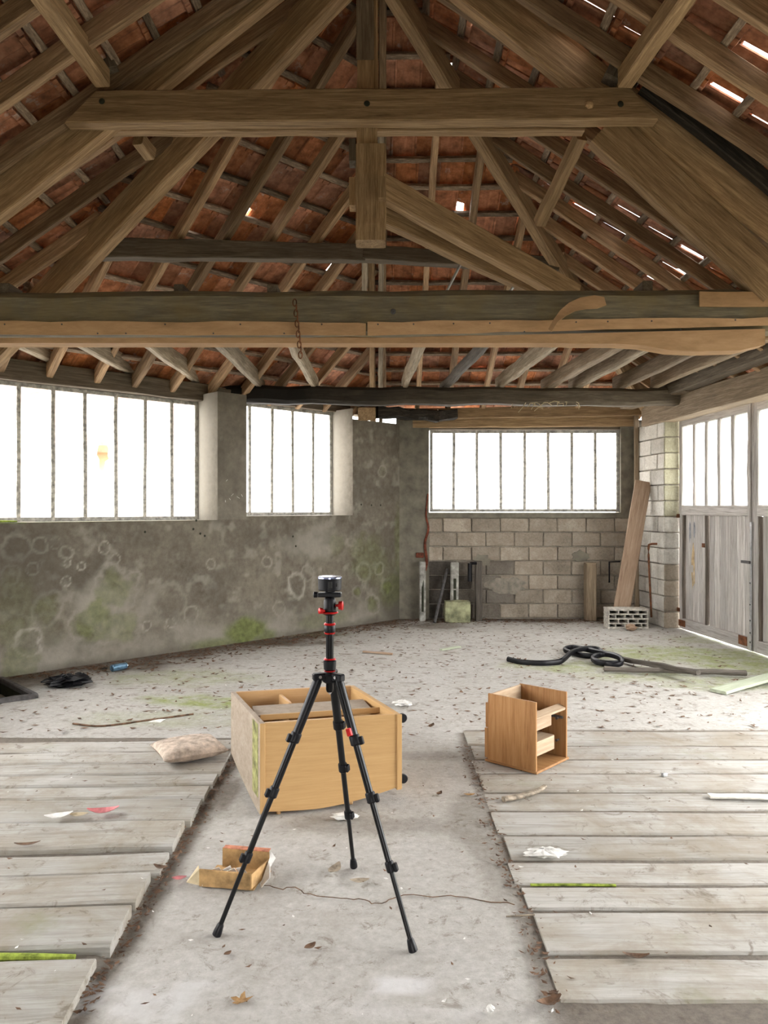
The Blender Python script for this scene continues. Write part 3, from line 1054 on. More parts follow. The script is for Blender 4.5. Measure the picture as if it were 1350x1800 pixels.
# block pier beside the doors
PA, PB, PC = V((3.52, BACK_Y, 0)), V((3.604, 9.87, 0)), V((3.80, 9.87, 0))
pier = empty('wall_right', (3.65, 10.2, 0), 'limewashed concrete block pier between back wall and weathered doors', 'wall', kind='structure')
ds = (PB - PA)
dl_ = ds.length
dsn = ds.normalized()
nin = V((-1, 0, 0))
vs_ = [PA + V((.02, .1, 0)), PB + V((.02, .015, 0)), PC + V((0.1, .015, 0)), V((4.0, BACK_Y + .1, 0))]
vs_ += [v + V((0, 0, 2.68)) for v in vs_]
link('mortar_body', mesh('mortar_body', vs_, [(0, 1, 5, 4), (1, 2, 6, 5), (2, 3, 7, 6), (3, 0, 4, 7), (4, 5, 6, 7)]), pier, 'mortar')
for r in range(13):
    z0 = .01 + r * .205
    h_ = .192
    if r == 12: h_ = .2
    # side face: bits of blocks
    cuts = [0, .28, .66, dl_ - .006] if r % 2 == 0 else [0, .12, .46, dl_ - .006]
    for a, c_ in zip(cuts[:-1], cuts[1:]):
        mid = PA + dsn * ((a + c_) / 2)
        slab('block', V((mid.x + .045 + random.uniform(-.005, .005), mid.y, z0 + h_ / 2)), ds, (0, 0, 1), (c_ - a - .012, .1, h_), 'block_pale', pier, k=.008, wob=.003)
    slab('block', V((3.70, 9.87 + .05, z0 + h_ / 2)), (1, 0, 0), (0, 0, 1), (.195, .1 + random.uniform(0, .012), h_), 'block_yellow' if r > 6 else ('block' if r < 4 else 'block_pale'), pier, k=.01, wob=.003)

# unseen walls beside and behind the camera; openings made up to shape the daylight
mb = MB()
yl = 6.9 - FRONT_Y
mb.box((SIDE_X - .2, (6.9 + FRONT_Y) / 2, .5), (.4, yl, 1.0))
mb.box((SIDE_X - .2, (6.9 + FRONT_Y) / 2, 2.78), (.4, yl, .16))
mb.box((SIDE_X - .2, -.9, 1.85), (.4, 3.2, 1.7))
for y in (2.6, 4.6, 6.55):
    mb.box((SIDE_X - .2, y, 1.85), (.4, .3 if y < 6 else .6, 1.7))
o = mb.build('wall_side', 'render')
tag(o, 'unseen rendered side wall with openings made up to let daylight in', 'wall', kind='structure')
mb = MB()
mb.box((4.2, 6.1, 1.36), (.3, .4, 2.72))
mb.box((4.2, (5.9 + FRONT_Y) / 2, 2.66), (.3, 5.9 - FRONT_Y, .16))
mb.box((4.2, -.5, 1.3), (.3, 4.0, 2.6))
mb.box((-2.25, FRONT_Y - .15, 1.4), (3.1, .3, 2.8))
mb.box((2.45, FRONT_Y - .15, 1.4), (3.5, .3, 2.8))
mb.box((0, FRONT_Y - .15, 2.5), (8.0, .3, .6))
mb.add([(-4.1, FRONT_Y, 2.6), (4.3, FRONT_Y, 2.6), (-.12, FRONT_Y, 5.6)], [(0, 1, 2)])
o = mb.build('wall_front', 'mortar')
tag(o, 'unseen block wall with a gateway and doorway made up for daylight', 'wall', kind='structure')


# ------------------------------------------------------------------ doors
def DP(s, z, d=0.0):
    p = DH + DD * s + DN * d
    return V((p.x, p.y, z))


def door(name, label, s0, s1, flip=False):
    o = empty(name, DP(s0, 0), label, 'door', kind='structure')
    zb, zr, zt = .022, 1.50, 2.70
    wd = s1 - s0
    st = .085
    up = DD
    # stiles and rails
    timber('stile', DP(s0 + .04, zb), DP(s0 + .04, zt), .05, st, 'door' if flip else 'door', o, up=up)
    timber('stile', DP(s1 - .055, zb), DP(s1 - .055, zt), .05, .11, 'door', o, up=up)
    for z, h_ in ((zb + .065, .13), (zr + .02, .12), (zt - .06, .12)):
        timber('rail', DP(s0 + .08, z, -.004), DP(s1 - .10, z, -.004), .055, h_, 'door', o)
    sm = s0 + wd * (.40)
    timber('stile', DP(sm, zb + .12), DP(sm, zr - .04), .05, .04, 'door_dark', o, up=up)
    timber('stile', DP(s0 + .10, zb + .12), DP(s0 + .10, zr - .04), .05, .03, 'door_dark', o, up=up)
    # vertical boards of the two lower panels
    for (a, c_, nb) in ((s0 + .115, sm - .03, 5), (sm + .03, s1 - .11, 7)):
        for k in range(nb):
            b0, b1 = a + (c_ - a) * k / nb, a + (c_ - a) * (k + 1) / nb
            timber('board', DP((b0 + b1) / 2, zb + .125, .016 + random.uniform(-.002, .002)), DP((b0 + b1) / 2, zr - .03, .016), .016, b1 - b0 - .006, 'door', o, up=up, wob=.0012, ch=.004, seg=4)
    # glazing: bars and panes
    g0, g1 = s0 + .085, s1 - .115
    for k in range(1, 5):
        s = g0 + (g1 - g0) * k / 5
        timber('glazing_bar', DP(s, zr + .08), DP(s, zt - .12), .05, .065, 'door', o, up=up, seg=4)
    for k in range(5):
        a, c_ = g0 + (g1 - g0) * k / 5, g0 + (g1 - g0) * (k + 1) / 5
        cc = DP((a + c_) / 2, 2.1)
        link('pane', mesh('pane', [DP(a, zr + .08) - cc, DP(c_, zr + .08) - cc, DP(c_, zt - .12) - cc, DP(a, zt - .12) - cc], [(0, 1, 2, 3)]), o, 'doorglass', Matrix.Translation(cc))
    return o


d1 = door('door_1', 'weathered grey plank door with five tall panes next to block pier', .03, 1.70)
d2 = door('door_2', 'second weathered plank door leaf cut off at the photo edge', 1.71, 3.38, True)
# cover strip and ironwork of leaf 1
timber('cover_strip', DP(1.655, .05, -.04), DP(1.655, 2.74, -.04), .022, .05, 'door', d1, up=DD)
timber('steel_strip', DP(1.69, .03, -.045), DP(1.69, 1.40, -.045), .006, .04, 'galv', d1, up=DD)
slab('corner_plate', DP(1.52, .11, -.035), DD, (0, 0, 1), (.17, .006, .10), 'rust', d1)
slab('corner_plate', DP(.13, .09, -.035), DD, (0, 0, 1), (.17, .006, .08), 'rust', d1)
slab('latch', DP(1.62, .97, -.06), DD, (0, 0, 1), (.16, .02, .03), 'iron', d1)
slab('lock_plate', DP(.62, 1.10, 0), DD, (0, 0, 1), (.06, .03, .05), 'rust', d1)
for z in (.12, .22, .35, .52, .75):
    MB().lathe(DP(1.69, z, -.047), -DN, [(0, .01), (.006, .009), (.01, .004)], 8).build('bolt', 'iron', d1)
for k, z in enumerate((1.45, .25)):
    slab('hinge', DP(.02, z, -.03), DD, (0, 0, 1), (.07, .02, .05), 'rust', d1)


def stain_on_door(cs, cz, rs, rz, mat, name):
    vs_ = [DP(cs + math.cos(a) * rs * random.uniform(.6, 1.2), cz + math.sin(a) * rz * random.uniform(.6, 1.2), -.0005 + .007) for a in np.arange(0, 6.28, .35)]
    cc = DP(cs, cz, .0065)
    link(name, mesh(name, [v - cc for v in vs_], [tuple(range(len(vs_)))]), d1, mat, Matrix.Translation(cc))


M['ochre_smear'] = plain('ochre_smear', (0.46, 0.34, 0.19), 0.85, var=0.25, scale=10)
M['blue_smear'] = plain('blue_grey_smear', (0.24, 0.25, 0.27), 0.85, var=0.25, scale=10)
stain_on_door(.34, .82, .05, .28, 'ochre_smear', 'paint_smear')
stain_on_door(.26, 1.25, .03, .14, 'blue_smear', 'paint_smear')
stain_on_door(.37, 1.28, .025, .12, 'blue_smear', 'paint_smear')


# ------------------------------------------------------------------ roof slopes
class Slope:
    def __init__(s, eave_pt, inward, run):
        s.h = V(inward).normalized()                       # horizontal direction up the slope
        s.e = V((*eave_pt[:2], EAVE_Z))
        s.k = (APEX.z - EAVE_Z) / run
        s.v = (s.h + V((0, 0, s.k))).normalized()
        s.u = V((s.h.y, -s.h.x, 0))
        s.n = s.u.cross(s.v)
        if s.n.z < 0:
            s.u = -s.u
            s.n = s.u.cross(s.v)

    def z(s, x, y):
        return EAVE_Z + s.k * ((x - s.e.x) * s.h.x + (y - s.e.y) * s.h.y)

    def pt(s, u, v, n=0.0):
        return s.e + s.u * u + s.v * v + s.n * n

    def hit(s, px, py):
        d = V(((px - 675) / FPX, 1, -(py - HY) / FPX))
        o = V((0, 0, EYE))
        t = (s.e - o).dot(s.n) / d.dot(s.n)
        return o + d * t

    def uv(s, p):
        return (p - s.e).dot(s.u), (p - s.e).dot(s.v)


RX, LXE, BY, LC = 3.90, -3.95, 10.95, 11.10
slopes = {
    'roof_back': Slope((-0.12, BY), (0, -1, 0), BY - APEX.y),
    'roof_left': Slope((APEX.x - (LC - (APEX.y - APEX.x)) / 2, APEX.y + (LC - (APEX.y - APEX.x)) / 2), (1, -1, 0), (LC - (APEX.y - APEX.x)) * S2),
    'roof_side': Slope((LXE, APEX.y), (1, 0, 0), APEX.x - LXE),
    'roof_right': Slope((RX, APEX.y), (-1, 0, 0), RX - APEX.x),
}
roof_labels = {
    'roof_back': 'back roof slope of red clay tiles above the eight-pane window',
    'roof_left': 'roof slope of red clay tiles above the slanting window wall',
    'roof_side': 'roof slope of red clay tiles at the upper left edge',
    'roof_right': 'roof slope of red clay tiles above the doors with bright gaps',
}
TW, TR = .212, .33


def tile_mesh(kind):
    xs = [-.105, -.090, -.082, -.010, .010, .082, .100, .124]
    zb = [.004, .0, .010, .012, .003, .010, .012, .024]
    y0, y1 = -.07, .335
    vs_, fs = [], []
    if kind == 'whole':
        ys = [y0, y1]
        cut = None
    elif kind == 'slot':
        ys = [y0, .03, .035, .26, .265, y1]
    else:
        ys = [y0, .10, .13, y1]
    nx = len(xs)
    for yi, y in enumerate(ys):
        lift = .034 - (y - y0) * (.030 / (y1 - y0))
        for top in (0, 1):
            for i, x in enumerate(xs):
                xx = x
                if kind == 'slot' and .03 < y < .262 and i >= nx - 3:
                    xx = .066 + (.006 if i == nx - 1 else .002 * (i - nx + 3))
                if kind == 'chip' and y < .12 and i >= nx - 4:
                    xx = x * .25 if x > 0 else x
                vs_.append((xx, y, zb[i] + lift + (.012 if top else 0)))
    for r in range(len(ys) - 1):
        o = r * nx * 2
        for i in range(nx - 1):
            fs.append((o + i, o + 2 * nx + i, o + 2 * nx + i + 1, o + i + 1))
            fs.append((o + nx + i, o + nx + i + 1, o + 3 * nx + i + 1, o + 3 * nx + i))
        fs.append((o, o + nx, o + 3 * nx, o + 2 * nx))
        fs.append((o + nx - 1, o + 2 * nx + nx - 1, o + 3 * nx + nx - 1, o + nx + nx - 1))
    for i in range(nx - 1):
        fs.append((i, i + 1, nx + i + 1, nx + i))
        o = (len(ys) - 1) * nx * 2
        fs.append((o + i, o + nx + i, o + nx + i + 1, o + i + 1))
    # rounded head lip that hangs on the batten
    for (x0_, x1_, d_) in ((-.098, -.035, .026), (-.03, .03, .020), (.036, .100, .026)):
        o = len(vs_)
        pr_ = [(.278, .012), (.283, .012 - d_), (.318, .010 - d_), (.328, .012)]
        vs_ += [(x0_, y, z) for y, z in pr_] + [(x1_, y, z) for y, z in pr_]
        fs += [(o, o + 4, o + 5, o + 1), (o + 1, o + 5, o + 6, o + 2), (o + 2, o + 6, o + 7, o + 3), (o, o + 1, o + 2, o + 3), (o + 7, o + 6, o + 5, o + 4)]
    me = mesh('tile', vs_, fs)
    me.materials.append(M['tile'])
    return me


TILE = {k: tile_mesh(k) for k in ('whole', 'slot', 'chip')}
gaps = {  # slipped and broken tiles that let the sky through
    'roof_right': [(845, 65, 'slot'), (1005, 42, 'slot'), (1345, 80, 'slot'), (1295, 200, 'slot'), (955, 308, 'slot'), (1103, 385, 'chip'),
                   (1198, 427, 'slot'), (1240, 447, 'slot'), (1262, 503, 'slot'), (1172, 453, 'chip')],
    'roof_left': [(342, 366, 'slot'), (473, 346, 'chip'), (600, 455, 'chip')],
    'roof_back': [(815, 340, 'chip'), (668, 497, 'slot'), (657, 505, 'chip'), (780, 130, 'slot')],
    'roof_side': [(60, 470, 'chip')],
}


def px_of(p):
    if p.y < .3: return None
    return 675 + p.x / p.y * FPX, HY - (p.z - EYE) / p.y * FPX


for sname, S in slopes.items():
    root = empty(sname, S.pt(0, 0), roof_labels[sname], 'roof', kind='structure')
    others = [q for n_, q in slopes.items() if n_ != sname]
    inside = lambda p, mg: all(S.z(p.x, p.y) <= q.z(p.x, p.y) + mg for q in others) and p.y > FRONT_Y
    vmax = (APEX - S.e).dot(S.v)
    special = {}
    cand = []
    nr = int(vmax / TR) + 2
    for r in range(0, nr):
        off = (r % 2) * TW / 2 * 0 + random.uniform(-.02, .02)
        for j in range(-45, 46):
            u, v = (j + .5) * TW + off, r * TR
            c_ = S.pt(u, v + .14)
            if not inside(c_, .13): continue
            q = px_of(c_)
            vis = q is not None and -90 < q[0] < 1440 and -90 < q[1] < 760
            cand.append([u, v, c_, vis, (1e3 / c_.y if vis else 0), 'whole', q])
    for (px, py, kind) in gaps.get(sname, []):
        hp_ = S.hit(px, py)
        u, v = S.uv(hp_)
        if kind == 'slot': u -= .085
        best = min(cand, key=lambda t: (t[0] - u) ** 2 + (t[1] + .15 - v) ** 2)
        best[5] = kind
        best[4] += 1e4
    cand.sort(key=lambda t: -t[4])
    rest = MB()
    for i, (u, v, c_, vis, s_, kind, q) in enumerate(cand):
        m_ = mat4(S.pt(u + random.uniform(-.004, .004), v + random.uniform(-.012, .008), random.uniform(0, .006)), S.u, S.v, S.n) @ Matrix.Rotation(random.gauss(0, .012), 4, 'Z') @ Matrix.Rotation(random.gauss(0, .012), 4, 'Y')
        if vis and i < 298:
            link('tile', TILE[kind], root, None, m_)
        else:
            rest.add([w.co for w in TILE['whole'].vertices], [tuple(f.vertices) for f in TILE['whole'].polygons], m_)
    if rest.v:
        o = rest.build('remaining_tiles', 'tile', root)
        o['kind'] = 'stuff'
    # battens: a row at every tile head, cut at the hips
    for r in range(0, nr):
        v = r * TR + .345 - TR
        us = [u for u in np.arange(-9.6, 9.6, .05) if inside(S.pt(u, v), .02)]
        if len(us) < 3: continue
        a, c_ = min(us), max(us)
        pieces = [a, c_] if c_ - a < 4 else [a, (a + c_) / 2 + random.uniform(-.4, .4), c_]
        for p_, q_ in zip(pieces[:-1], pieces[1:]):
            vv = v + random.uniform(-.012, .012)
            timber('batten', S.pt(p_, vv, -.018), S.pt(q_, vv + random.uniform(-.01, .01), -.018), .05, .038, 'batten', root, up=S.n, wob=.005, ch=.005, seg=max(3, int((q_ - p_) / .3)))
    # rafters under the battens
    sp = .45
    off = {'roof_back': .33, 'roof_left': 0.12, 'roof_side': .2, 'roof_right': .1}[sname]
    for j in range(-21, 22):
        u = j * sp + off + random.uniform(-.03, .03)
        vsn = [v for v in np.arange(-.1, vmax + .02, .04) if inside(S.pt(u, v), .0) ]
        if len(vsn) < 6: continue
        v0, v1 = max(0.0, min(vsn)), max(vsn)
        du = random.uniform(-.03, .03)
        wd = random.uniform(.055, .075)
        timber('rafter', S.pt(u, v0, -.098), S.pt(u + du, v1, -.098), wd, .118, 'rafter', root, up=S.n, wob=.005, ch=.008)


def under(sname, p, drop):
    """point below a slope measured along its normal"""
    S = slopes[sname]
    q = V((p.x, p.y, S.z(p.x, p.y)))
    return q - S.n * drop


# ------------------------------------------------------------------ carpentry
def beam(name, label, cat, *a, group=None, **k):
    return tag(timber(name, *a, **k), label, cat, group)


def pxbeam(name, label, cat, a, b_, w, h, mat, group=None, **k):
    return beam(name, label, cat, W(*a), W(*b_), w, h, mat, group=group, **k)


# tie beam: log with fibreboard strips nailed on
TY = 5.25
tie = beam('tie_beam', 'long weathered grey tie beam crossing the whole barn', 'beam', W(-330, 556, TY), W(1560, 550, TY), .26, .27, 'tie', seg=26, wob=.007, ch=.045)
tf = TY - .145


def strip(name, label, top, bot, y, th, mat, parent):
    """thin board given by its upper and lower outline in picture px at depth y"""
    n_ = len(top)
    vs_ = [W(*p, y) for p in top] + [W(*p, y) for p in bot]
    vs_ += [v + V((0, th, 0)) for v in vs_]
    fs = []
    for i in range(n_ - 1):
        fs += [(n_ + i, n_ + i + 1, i + 1, i), (2 * n_ + i, 2 * n_ + i + 1, 3 * n_ + i + 1, 3 * n_ + i), (i, i + 1, 2 * n_ + i + 1, 2 * n_ + i), (n_ + i, 3 * n_ + i, 3 * n_ + i + 1, n_ + i + 1)]
    fs += [(0, 2 * n_, 3 * n_, n_), (n_ - 1, 2 * n_ - 1, 4 * n_ - 1, 3 * n_ - 1)]
    c_ = sum(vs_, V((0, 0, 0))) / len(vs_)
    o = link(name, mesh(name, [v - c_ for v in vs_], fs), parent, mat, Matrix.Translation(c_))
    if label: o['label'] = label
    return o


def wavy(xs, y0, y1, am):
    return [(x, y0 + (y1 - y0) * (x - xs[0]) / (xs[-1] - xs[0]) + random.uniform(-am, am)) for x in xs]


xs1 = list(range(-330, 641, 60)) + [643]
strip('fibre_strip', 'brown fibreboard strip nailed to the tie beam', wavy(xs1, 563, 567, 2), wavy(xs1, 587.5, 589, .6), tf - .012, .012, 'fibre', tie)
xs2 = list(range(646, 1560, 60))
strip('fibre_strip', 'brown fibreboard strip nailed to the tie beam', wavy(xs2, 566, 556, 2), wavy(xs2, 590, 566, .8), tf - .012, .012, 'fibre', tie)
xs3 = list(range(-330, 1000, 60)) + [1010, 1080, 1130, 1180, 1230, 1300, 1345]
lowt = wavy(xs3, 593, 590, .6)
lowt = [(x, 593.5 if x < 700 else 593.5 - (x - 700) * .024) for x, _ in lowt]
lowb = [(x, 603 if x < 1000 else (604 + {1010: 0, 1080: 0, 1130: 3, 1180: 12, 1230: 14, 1300: 12, 1345: 2}.get(x, 0))) for x, _ in lowt]
strip('lower_strip', 'lower fibreboard strip under the tie beam', lowt, lowb, tf + .01, .14, 'fibre', tie)
xs4 = [1230, 1270, 1310, 1350, 1420, 1560]
strip('fibre_patch', 'short fibreboard patch on the tie beam', wavy(xs4, 513, 511, 1), wavy(xs4, 539, 539, 1), tf - .01, .012, 'fibre', tie)
# torn curl of board hanging from the tie beam
ptop = [(964, 578), (972, 563), (985, 545), (1000, 532), (1020, 523), (1045, 519), (1062, 522)]
pbot = [(970, 583), (980, 566), (996, 554), (1012, 546), (1030, 543), (1050, 542), (1066, 536)]
vs_ = []
for i, (a, b_) in enumerate(zip(ptop, pbot)):
    yy = tf - .015 - .10 * (1 - i / 6) ** 1.5
    vs_ += [W(*a, yy), W(*b_, yy - .01)]
vs_ += [v + V((.002, .012, 0)) for v in vs_]
n_ = 14
fs = []
for i in range(6):
    a = 2 * i
    fs += [(a, a + 2, a + 3, a + 1), (n_ + a, n_ + a + 1, n_ + a + 3, n_ + a + 2), (a, n_ + a, n_ + a + 2, a + 2), (a + 1, a + 3, n_ + a + 3, n_ + a + 1)]
fs += [(0, 1, n_ + 1, n_), (12, n_ + 12, n_ + 13, 13)]
o = link('torn_curl', mesh('torn_curl', vs_, fs), tie, 'fibre')
o['label'] = 'torn curl of fibreboard peeling off the beam'
# iron ring and nail heads
MB().lathe(W(691, 548, tf - .0), (0, -1, 0), [(0, .018), (.015, .018), (.02, .01)], 10).build('bolt', 'iron', tie)
for x in list(range(20, 1300, 70)):
    MB().lathe(W(x + random.uniform(-20, 20), random.choice([570, 586]) - max(0, x - 700) * .013, tf - .012), (0, -1, 0), [(0, .006), (.003, .005)], 6).build('nail', 'iron', tie)

# chain over the tie beam
chain = empty('hanging_chain', W(520, 530, tf - .02), 'short rusty chain hanging from the grey tie beam', 'chain')
for k in range(11):
    c_ = W(519 + k * 1.0 + (1 if k % 2 else -1), 532 + k * 9.2, tf - .03)
    ang = (k % 2) * math.pi / 2
    pts = [c_ + V((math.cos(t) * .012 * math.cos(ang), math.cos(t) * .012 * math.sin(ang), math.sin(t) * .024)) for t in np.linspace(0, 2 * math.pi, 13)]
    MB().tube(pts, .0042, 6, up=(.3, .5, .1)).build('chain_link', 'rust', chain)

# joists: level timbers from the tie beam back to the rear beam and the wall plate
BEAM_Y = 9.3
jz = 3.0


def joist(x0, x1, w=.075, h=.17, yend=None, rnd=0, mat='joist', drop=0.0, label=''):
    ye = yend if yend is not None else BEAM_Y + .25
    xe = x0 + (x1 - x0) * (ye - 6.7) / 2.5
    xs_ = x0 - (x1 - x0) * (6.7 - 5.97) / 2.5
    return beam('joist', label, 'joist', V((xs_, 5.97, jz + h / 2 - drop)), V((xe, ye, jz + h / 2 - drop)), w, h, mat, group='level joists behind the tie beam', rnd=rnd, wob=.007, ch=.012)


beam('ledger_beam', 'ledger beam carrying the joist ends behind the tie beam', 'beam', V((-3.6, 6.06, 2.93)), V((3.6, 6.06, 2.93)), .14, .13, 'timber', seg=12)
for (x, y) in ((20, 517), (321, 519), (482, 519), (1130, 513)):
    slab('cleat', W(x, y - 1, TY + .05), (0, 1, 0), (0, 0, 1), (.2, .07, .09), 'plate_dark', tie, k=.006)
JL = 'level joist behind the tie beam, %s'
joist(-3.31, -3.31, yend=7.85, label=JL % 'first one at the upper left photo edge')
joist(-2.76, -2.74, yend=8.4, label=JL % 'second from the left photo edge')
joist(-2.15, -2.18, yend=8.95, label=JL % 'third from the left photo edge')
joist(-1.50, -1.50, yend=9.4, label=JL % 'fourth from the left, ending above the pillar')
joist(-.85, -.85, w=.065, label=JL % 'fifth from the left, its nailed underside pale')
joist(.36, .26, w=.06, label=JL % 'slender one right of the hip rafter')
joist(.95, .77, w=.11, h=.12, rnd=1, mat='pole', label='round grey log among the joists right of the hip rafter')
joist(1.56, 1.43, w=.065, label=JL % 'next one right of the round log')
joist(2.16, 2.02, w=.10, h=.15, mat='plate', label=JL % 'thick split one with splintered side')
joist(2.46, 2.35, w=.09, label=JL % 'grey one close beside the split joist')
joist(2.97, 2.89, w=.08, mat='plate', label=JL % 'brown one nearest the door wall plates')

# rear beam and what lies over the back wall
beam('rear_beam', 'charred black beam running from the pillar to the door wall', 'beam', V((-2.0, BEAM_Y - .05, 2.905)), V((3.62, BEAM_Y + .08, 2.90)), 0.22, .205, 'rear', seg=20, wob=.012, ch=.04)
beam('lintel_beam', 'brown lintel beam over the eight-pane window', 'beam', V((.75, BACK_Y + .02, 2.86)), V((3.55, BACK_Y - .02, 2.90)), .2, .15, 'timber', seg=9, wob=.006)
beam('lintel_beam', 'thin lower lintel directly above the eight-pane window glass', 'beam', V((.4, BACK_Y + .06, 2.745)), V((3.55, BACK_Y + .06, 2.765)), .16, .15, 'timber', seg=9)
beam('rotten_beam', 'burnt rotten beam stump above the mossy wall corner', 'beam', V((-.1, BACK_Y - .35, 2.83)), V((1.0, BACK_Y - .08, 2.83)), .2, .14, 'black', seg=8, wob=.028, ch=.02)
beam('corbel_block', 'short timber corbel on top of the wall beside window two', 'timber', W(645, 728, 10.0), W(645, 727, 10.7), .23, .17, 'timber', seg=3)
tuft = empty('straw_tuft', V((2.0, BEAM_Y - .1, 2.79)), 'wispy straw nest hanging under the rear beam', 'straw')
for q in range(14):
    x0 = random.uniform(1.5, 2.3)
    a = V((x0, BEAM_Y - .12, 2.80 + random.uniform(-.01, .02)))
    c_ = a + V((random.uniform(-.15, .15), random.uniform(-.05, .05), -random.uniform(.02, .12)))
    MB().tube([a, (a + c_) / 2 + V((random.uniform(-.04, .04), 0, .02)), c_], .004, 5).build('straw', 'ochre_paper', tuft)
# wall plate above window 1
beam('wall_plate', 'dark brown wall plate over the seven-pane window', 'beam', LWP(-.5, 2.885, TH - .02), LWP(2.55, 2.885, TH - .02), .2, .20, 'plate_dark', seg=10, wob=.007)
beam('wall_plate', 'upper plate behind the joist ends over the seven-pane window', 'beam', LWP(-.5, 3.06, TH + .1), LWP(3.0, 3.06, TH + .1), .16, .15, 'plate_dark', seg=9)
beam('wall_plate', 'plate over the five-pane window under the black beam', 'beam', LWP(2.5, 2.90, TH + .02), LWP(UEND, 2.90, TH + .02), .22, .12, 'plate_dark', seg=9)

# plates above the doors
beam('door_lintel', 'dry brown lintel above the weathered doors', 'beam', V((3.60, 10.4, 2.785)), DP(3.4, 2.785, -.22), .22, .27, 'plate', seg=12, wob=.006)
beam('door_plate', 'middle plate stacked on the door lintel', 'beam', V((3.50, 9.75, 3.00)), V((3.64, 5.97, 3.02)), .17, .15, 'plate_dark', seg=9, wob=.006)
beam('door_plate', 'outermost joist lying along the door wall', 'beam', V((3.28, 9.35, 3.09)), V((3.37, 5.97, 3.09)), .085, .17, 'plate', seg=9, wob=.006)
beam('corner_post', 'slim brown post at the corner of pier and back window', 'post', V((3.50, BACK_Y - .09, 0)), V((3.50, BACK_Y - .07, 2.85)), .06, .05, 'plate', up=(0, 1, 0))
beam('door_plate', 'pale plank end above the block pier', 'beam', V((3.3, 10.45, 2.93)), V((3.62, 9.0, 2.95)), .2, .07, 'plate', seg=4)

# principal truss
def truss(name, label, a, b_, w, h, mat='timber', Y=5.2, **k):
    return beam(name, label, 'beam', W(*a, Y), W(*b_, Y), w, h, mat, **k)


truss('principal_rafter', 'broad principal rafter rising to the ridge from the upper left', (-225, 523), (632, -160), .11, .27, Y=5.17, seg=14, wob=.004)
truss('principal_rafter', 'broad principal rafter rising to the ridge from the right', (1500, 512), (655, -158), .11, .26, Y=5.17, seg=14, wob=.004)
truss('principal_brace', 'broad second timber under the right principal rafter', (1362, 506), (1060, 228), .10, .27, Y=5.13, seg=8, wob=.005)
cf = beam('collar_beam', 'front collar beam with bolt holes across the roof truss', 'beam', W(120, 194, 5.02), W(1152, 188, 5.02), .11, .21, 'timber', seg=16, wob=.003)
_cl = max(v.co.x for v in cf.data.vertices)
for v in cf.data.vertices:
    if v.co.x < .02: v.co.x += .21 * (v.co.z + .105) / .21
    elif v.co.x > _cl - .02: v.co.x -= .19 * (v.co.z + .105) / .21
for x, y in ((179, 178), (645, 182), (1091, 183)):
    MB().lathe(W(x, y, 4.963), (0, -1, 0), [(0, .02), (.004, .018), (.006, .006)], 10).build('bolt_hole', 'dark_pit', cf)
MB().lathe(W(1036, 183, 4.965), (0, -1, 0), [(0, .032), (.012, .022), (.016, .008)], 7).build('knot', 'timber', cf)
beam('collar_beam', 'rear collar beam close behind the front one', 'beam', W(195, 212, 5.34), W(1025, 211, 5.34), .10, .19, 'timber', seg=13, wob=.004)
beam('king_post', 'upright king post hanging at the centre of the truss', 'post', W(646, -150, 5.19), W(646, 428, 5.19), .14, .125, 'timber', up=(0, 1, 0), seg=12, wob=.004, ch=.012)
kp = beam('pendant_post', 'thick pendant foot of the king post with cheek blocks', 'post', W(652, 262, 5.17), W(652, 429, 5.17), .20, .165, 'timber', up=(0, 1, 0), seg=6, wob=.004, ch=.012)
slab('cheek_block', W(620, 342, 5.22), (0, 0, 1), (1, 0, 0), (.19, .12, .045), 'timber', kp)
slab('cheek_block', W(620, 270, 5.22), (0, 0, 1), (1, 0, 0), (.15, .12, .045), 'plate_dark', kp)
slab('cheek_block', W(672, 335, 5.08), (0, 0, 1), (1, 0, 0), (.14, .12, .05), 'timber', kp)
slab('facing_board', W(642, 52, 5.115), (0, 0, 1), (1, 0, 0), (.40, .012, .118), 'plate', kp)
# pair of raking braces from king post to the rear right
beam('raking_brace', 'upper raking brace from the king post down to the right', 'brace', W(662, 325, 5.18), W(1010, 520, 6.05), .10, .17, 'timber', seg=9)
beam('raking_brace', 'lower raking brace running parallel behind the upper one', 'brace', W(668, 375, 5.40), W(985, 528, 6.35), .09, .14, 'timber', seg=9)
MB_r = MB().tube([W(822, 440, 5.9), W(780, 522, 5.95)], .011, 8)
tag(MB_r.build('metal_rod', 'galv'), 'thin shiny metal rod leaning behind the lower raking brace', 'rod')
tag(MB().tube([W(902, 505, 5.9), W(888, 524, 5.95)], .011, 8).build('metal_rod', 'galv'), 'short end of a metal rod showing above the tie beam', 'rod')


# hip rafters along the lines where slopes meet
def corner(a, b_):
    """eave corner of two slopes"""
    A, B = slopes[a], slopes[b_]
    m_ = np.array([[A.h.x, A.h.y], [B.h.x, B.h.y]])
    r_ = np.array([A.h.x * A.e.x + A.h.y * A.e.y, B.h.x * B.e.x + B.h.y * B.e.y])
    x, y = np.linalg.solve(m_, r_)
    return V((x, y, EAVE_Z))


def hip(name, label, a, b_, w, h, drop, t1=1.0, t0=-.03, mat='timber', side=0.0):
    c_ = corner(a, b_)
    d = APEX - c_
    hz = V((d.x, d.y, 0)).normalized()
    lat = V((hz.y, -hz.x, 0)) * side
    dn = d.cross(V((hz.y, -hz.x, 0))).normalized()
    if dn.z > 0: dn = -dn
    p0, p1 = c_ + d * t0 + dn * drop + lat, c_ + d * t1 + dn * drop + lat
    return beam(name, label, 'beam', p0, p1, w, h, mat, seg=14, wob=.006, ch=.015)


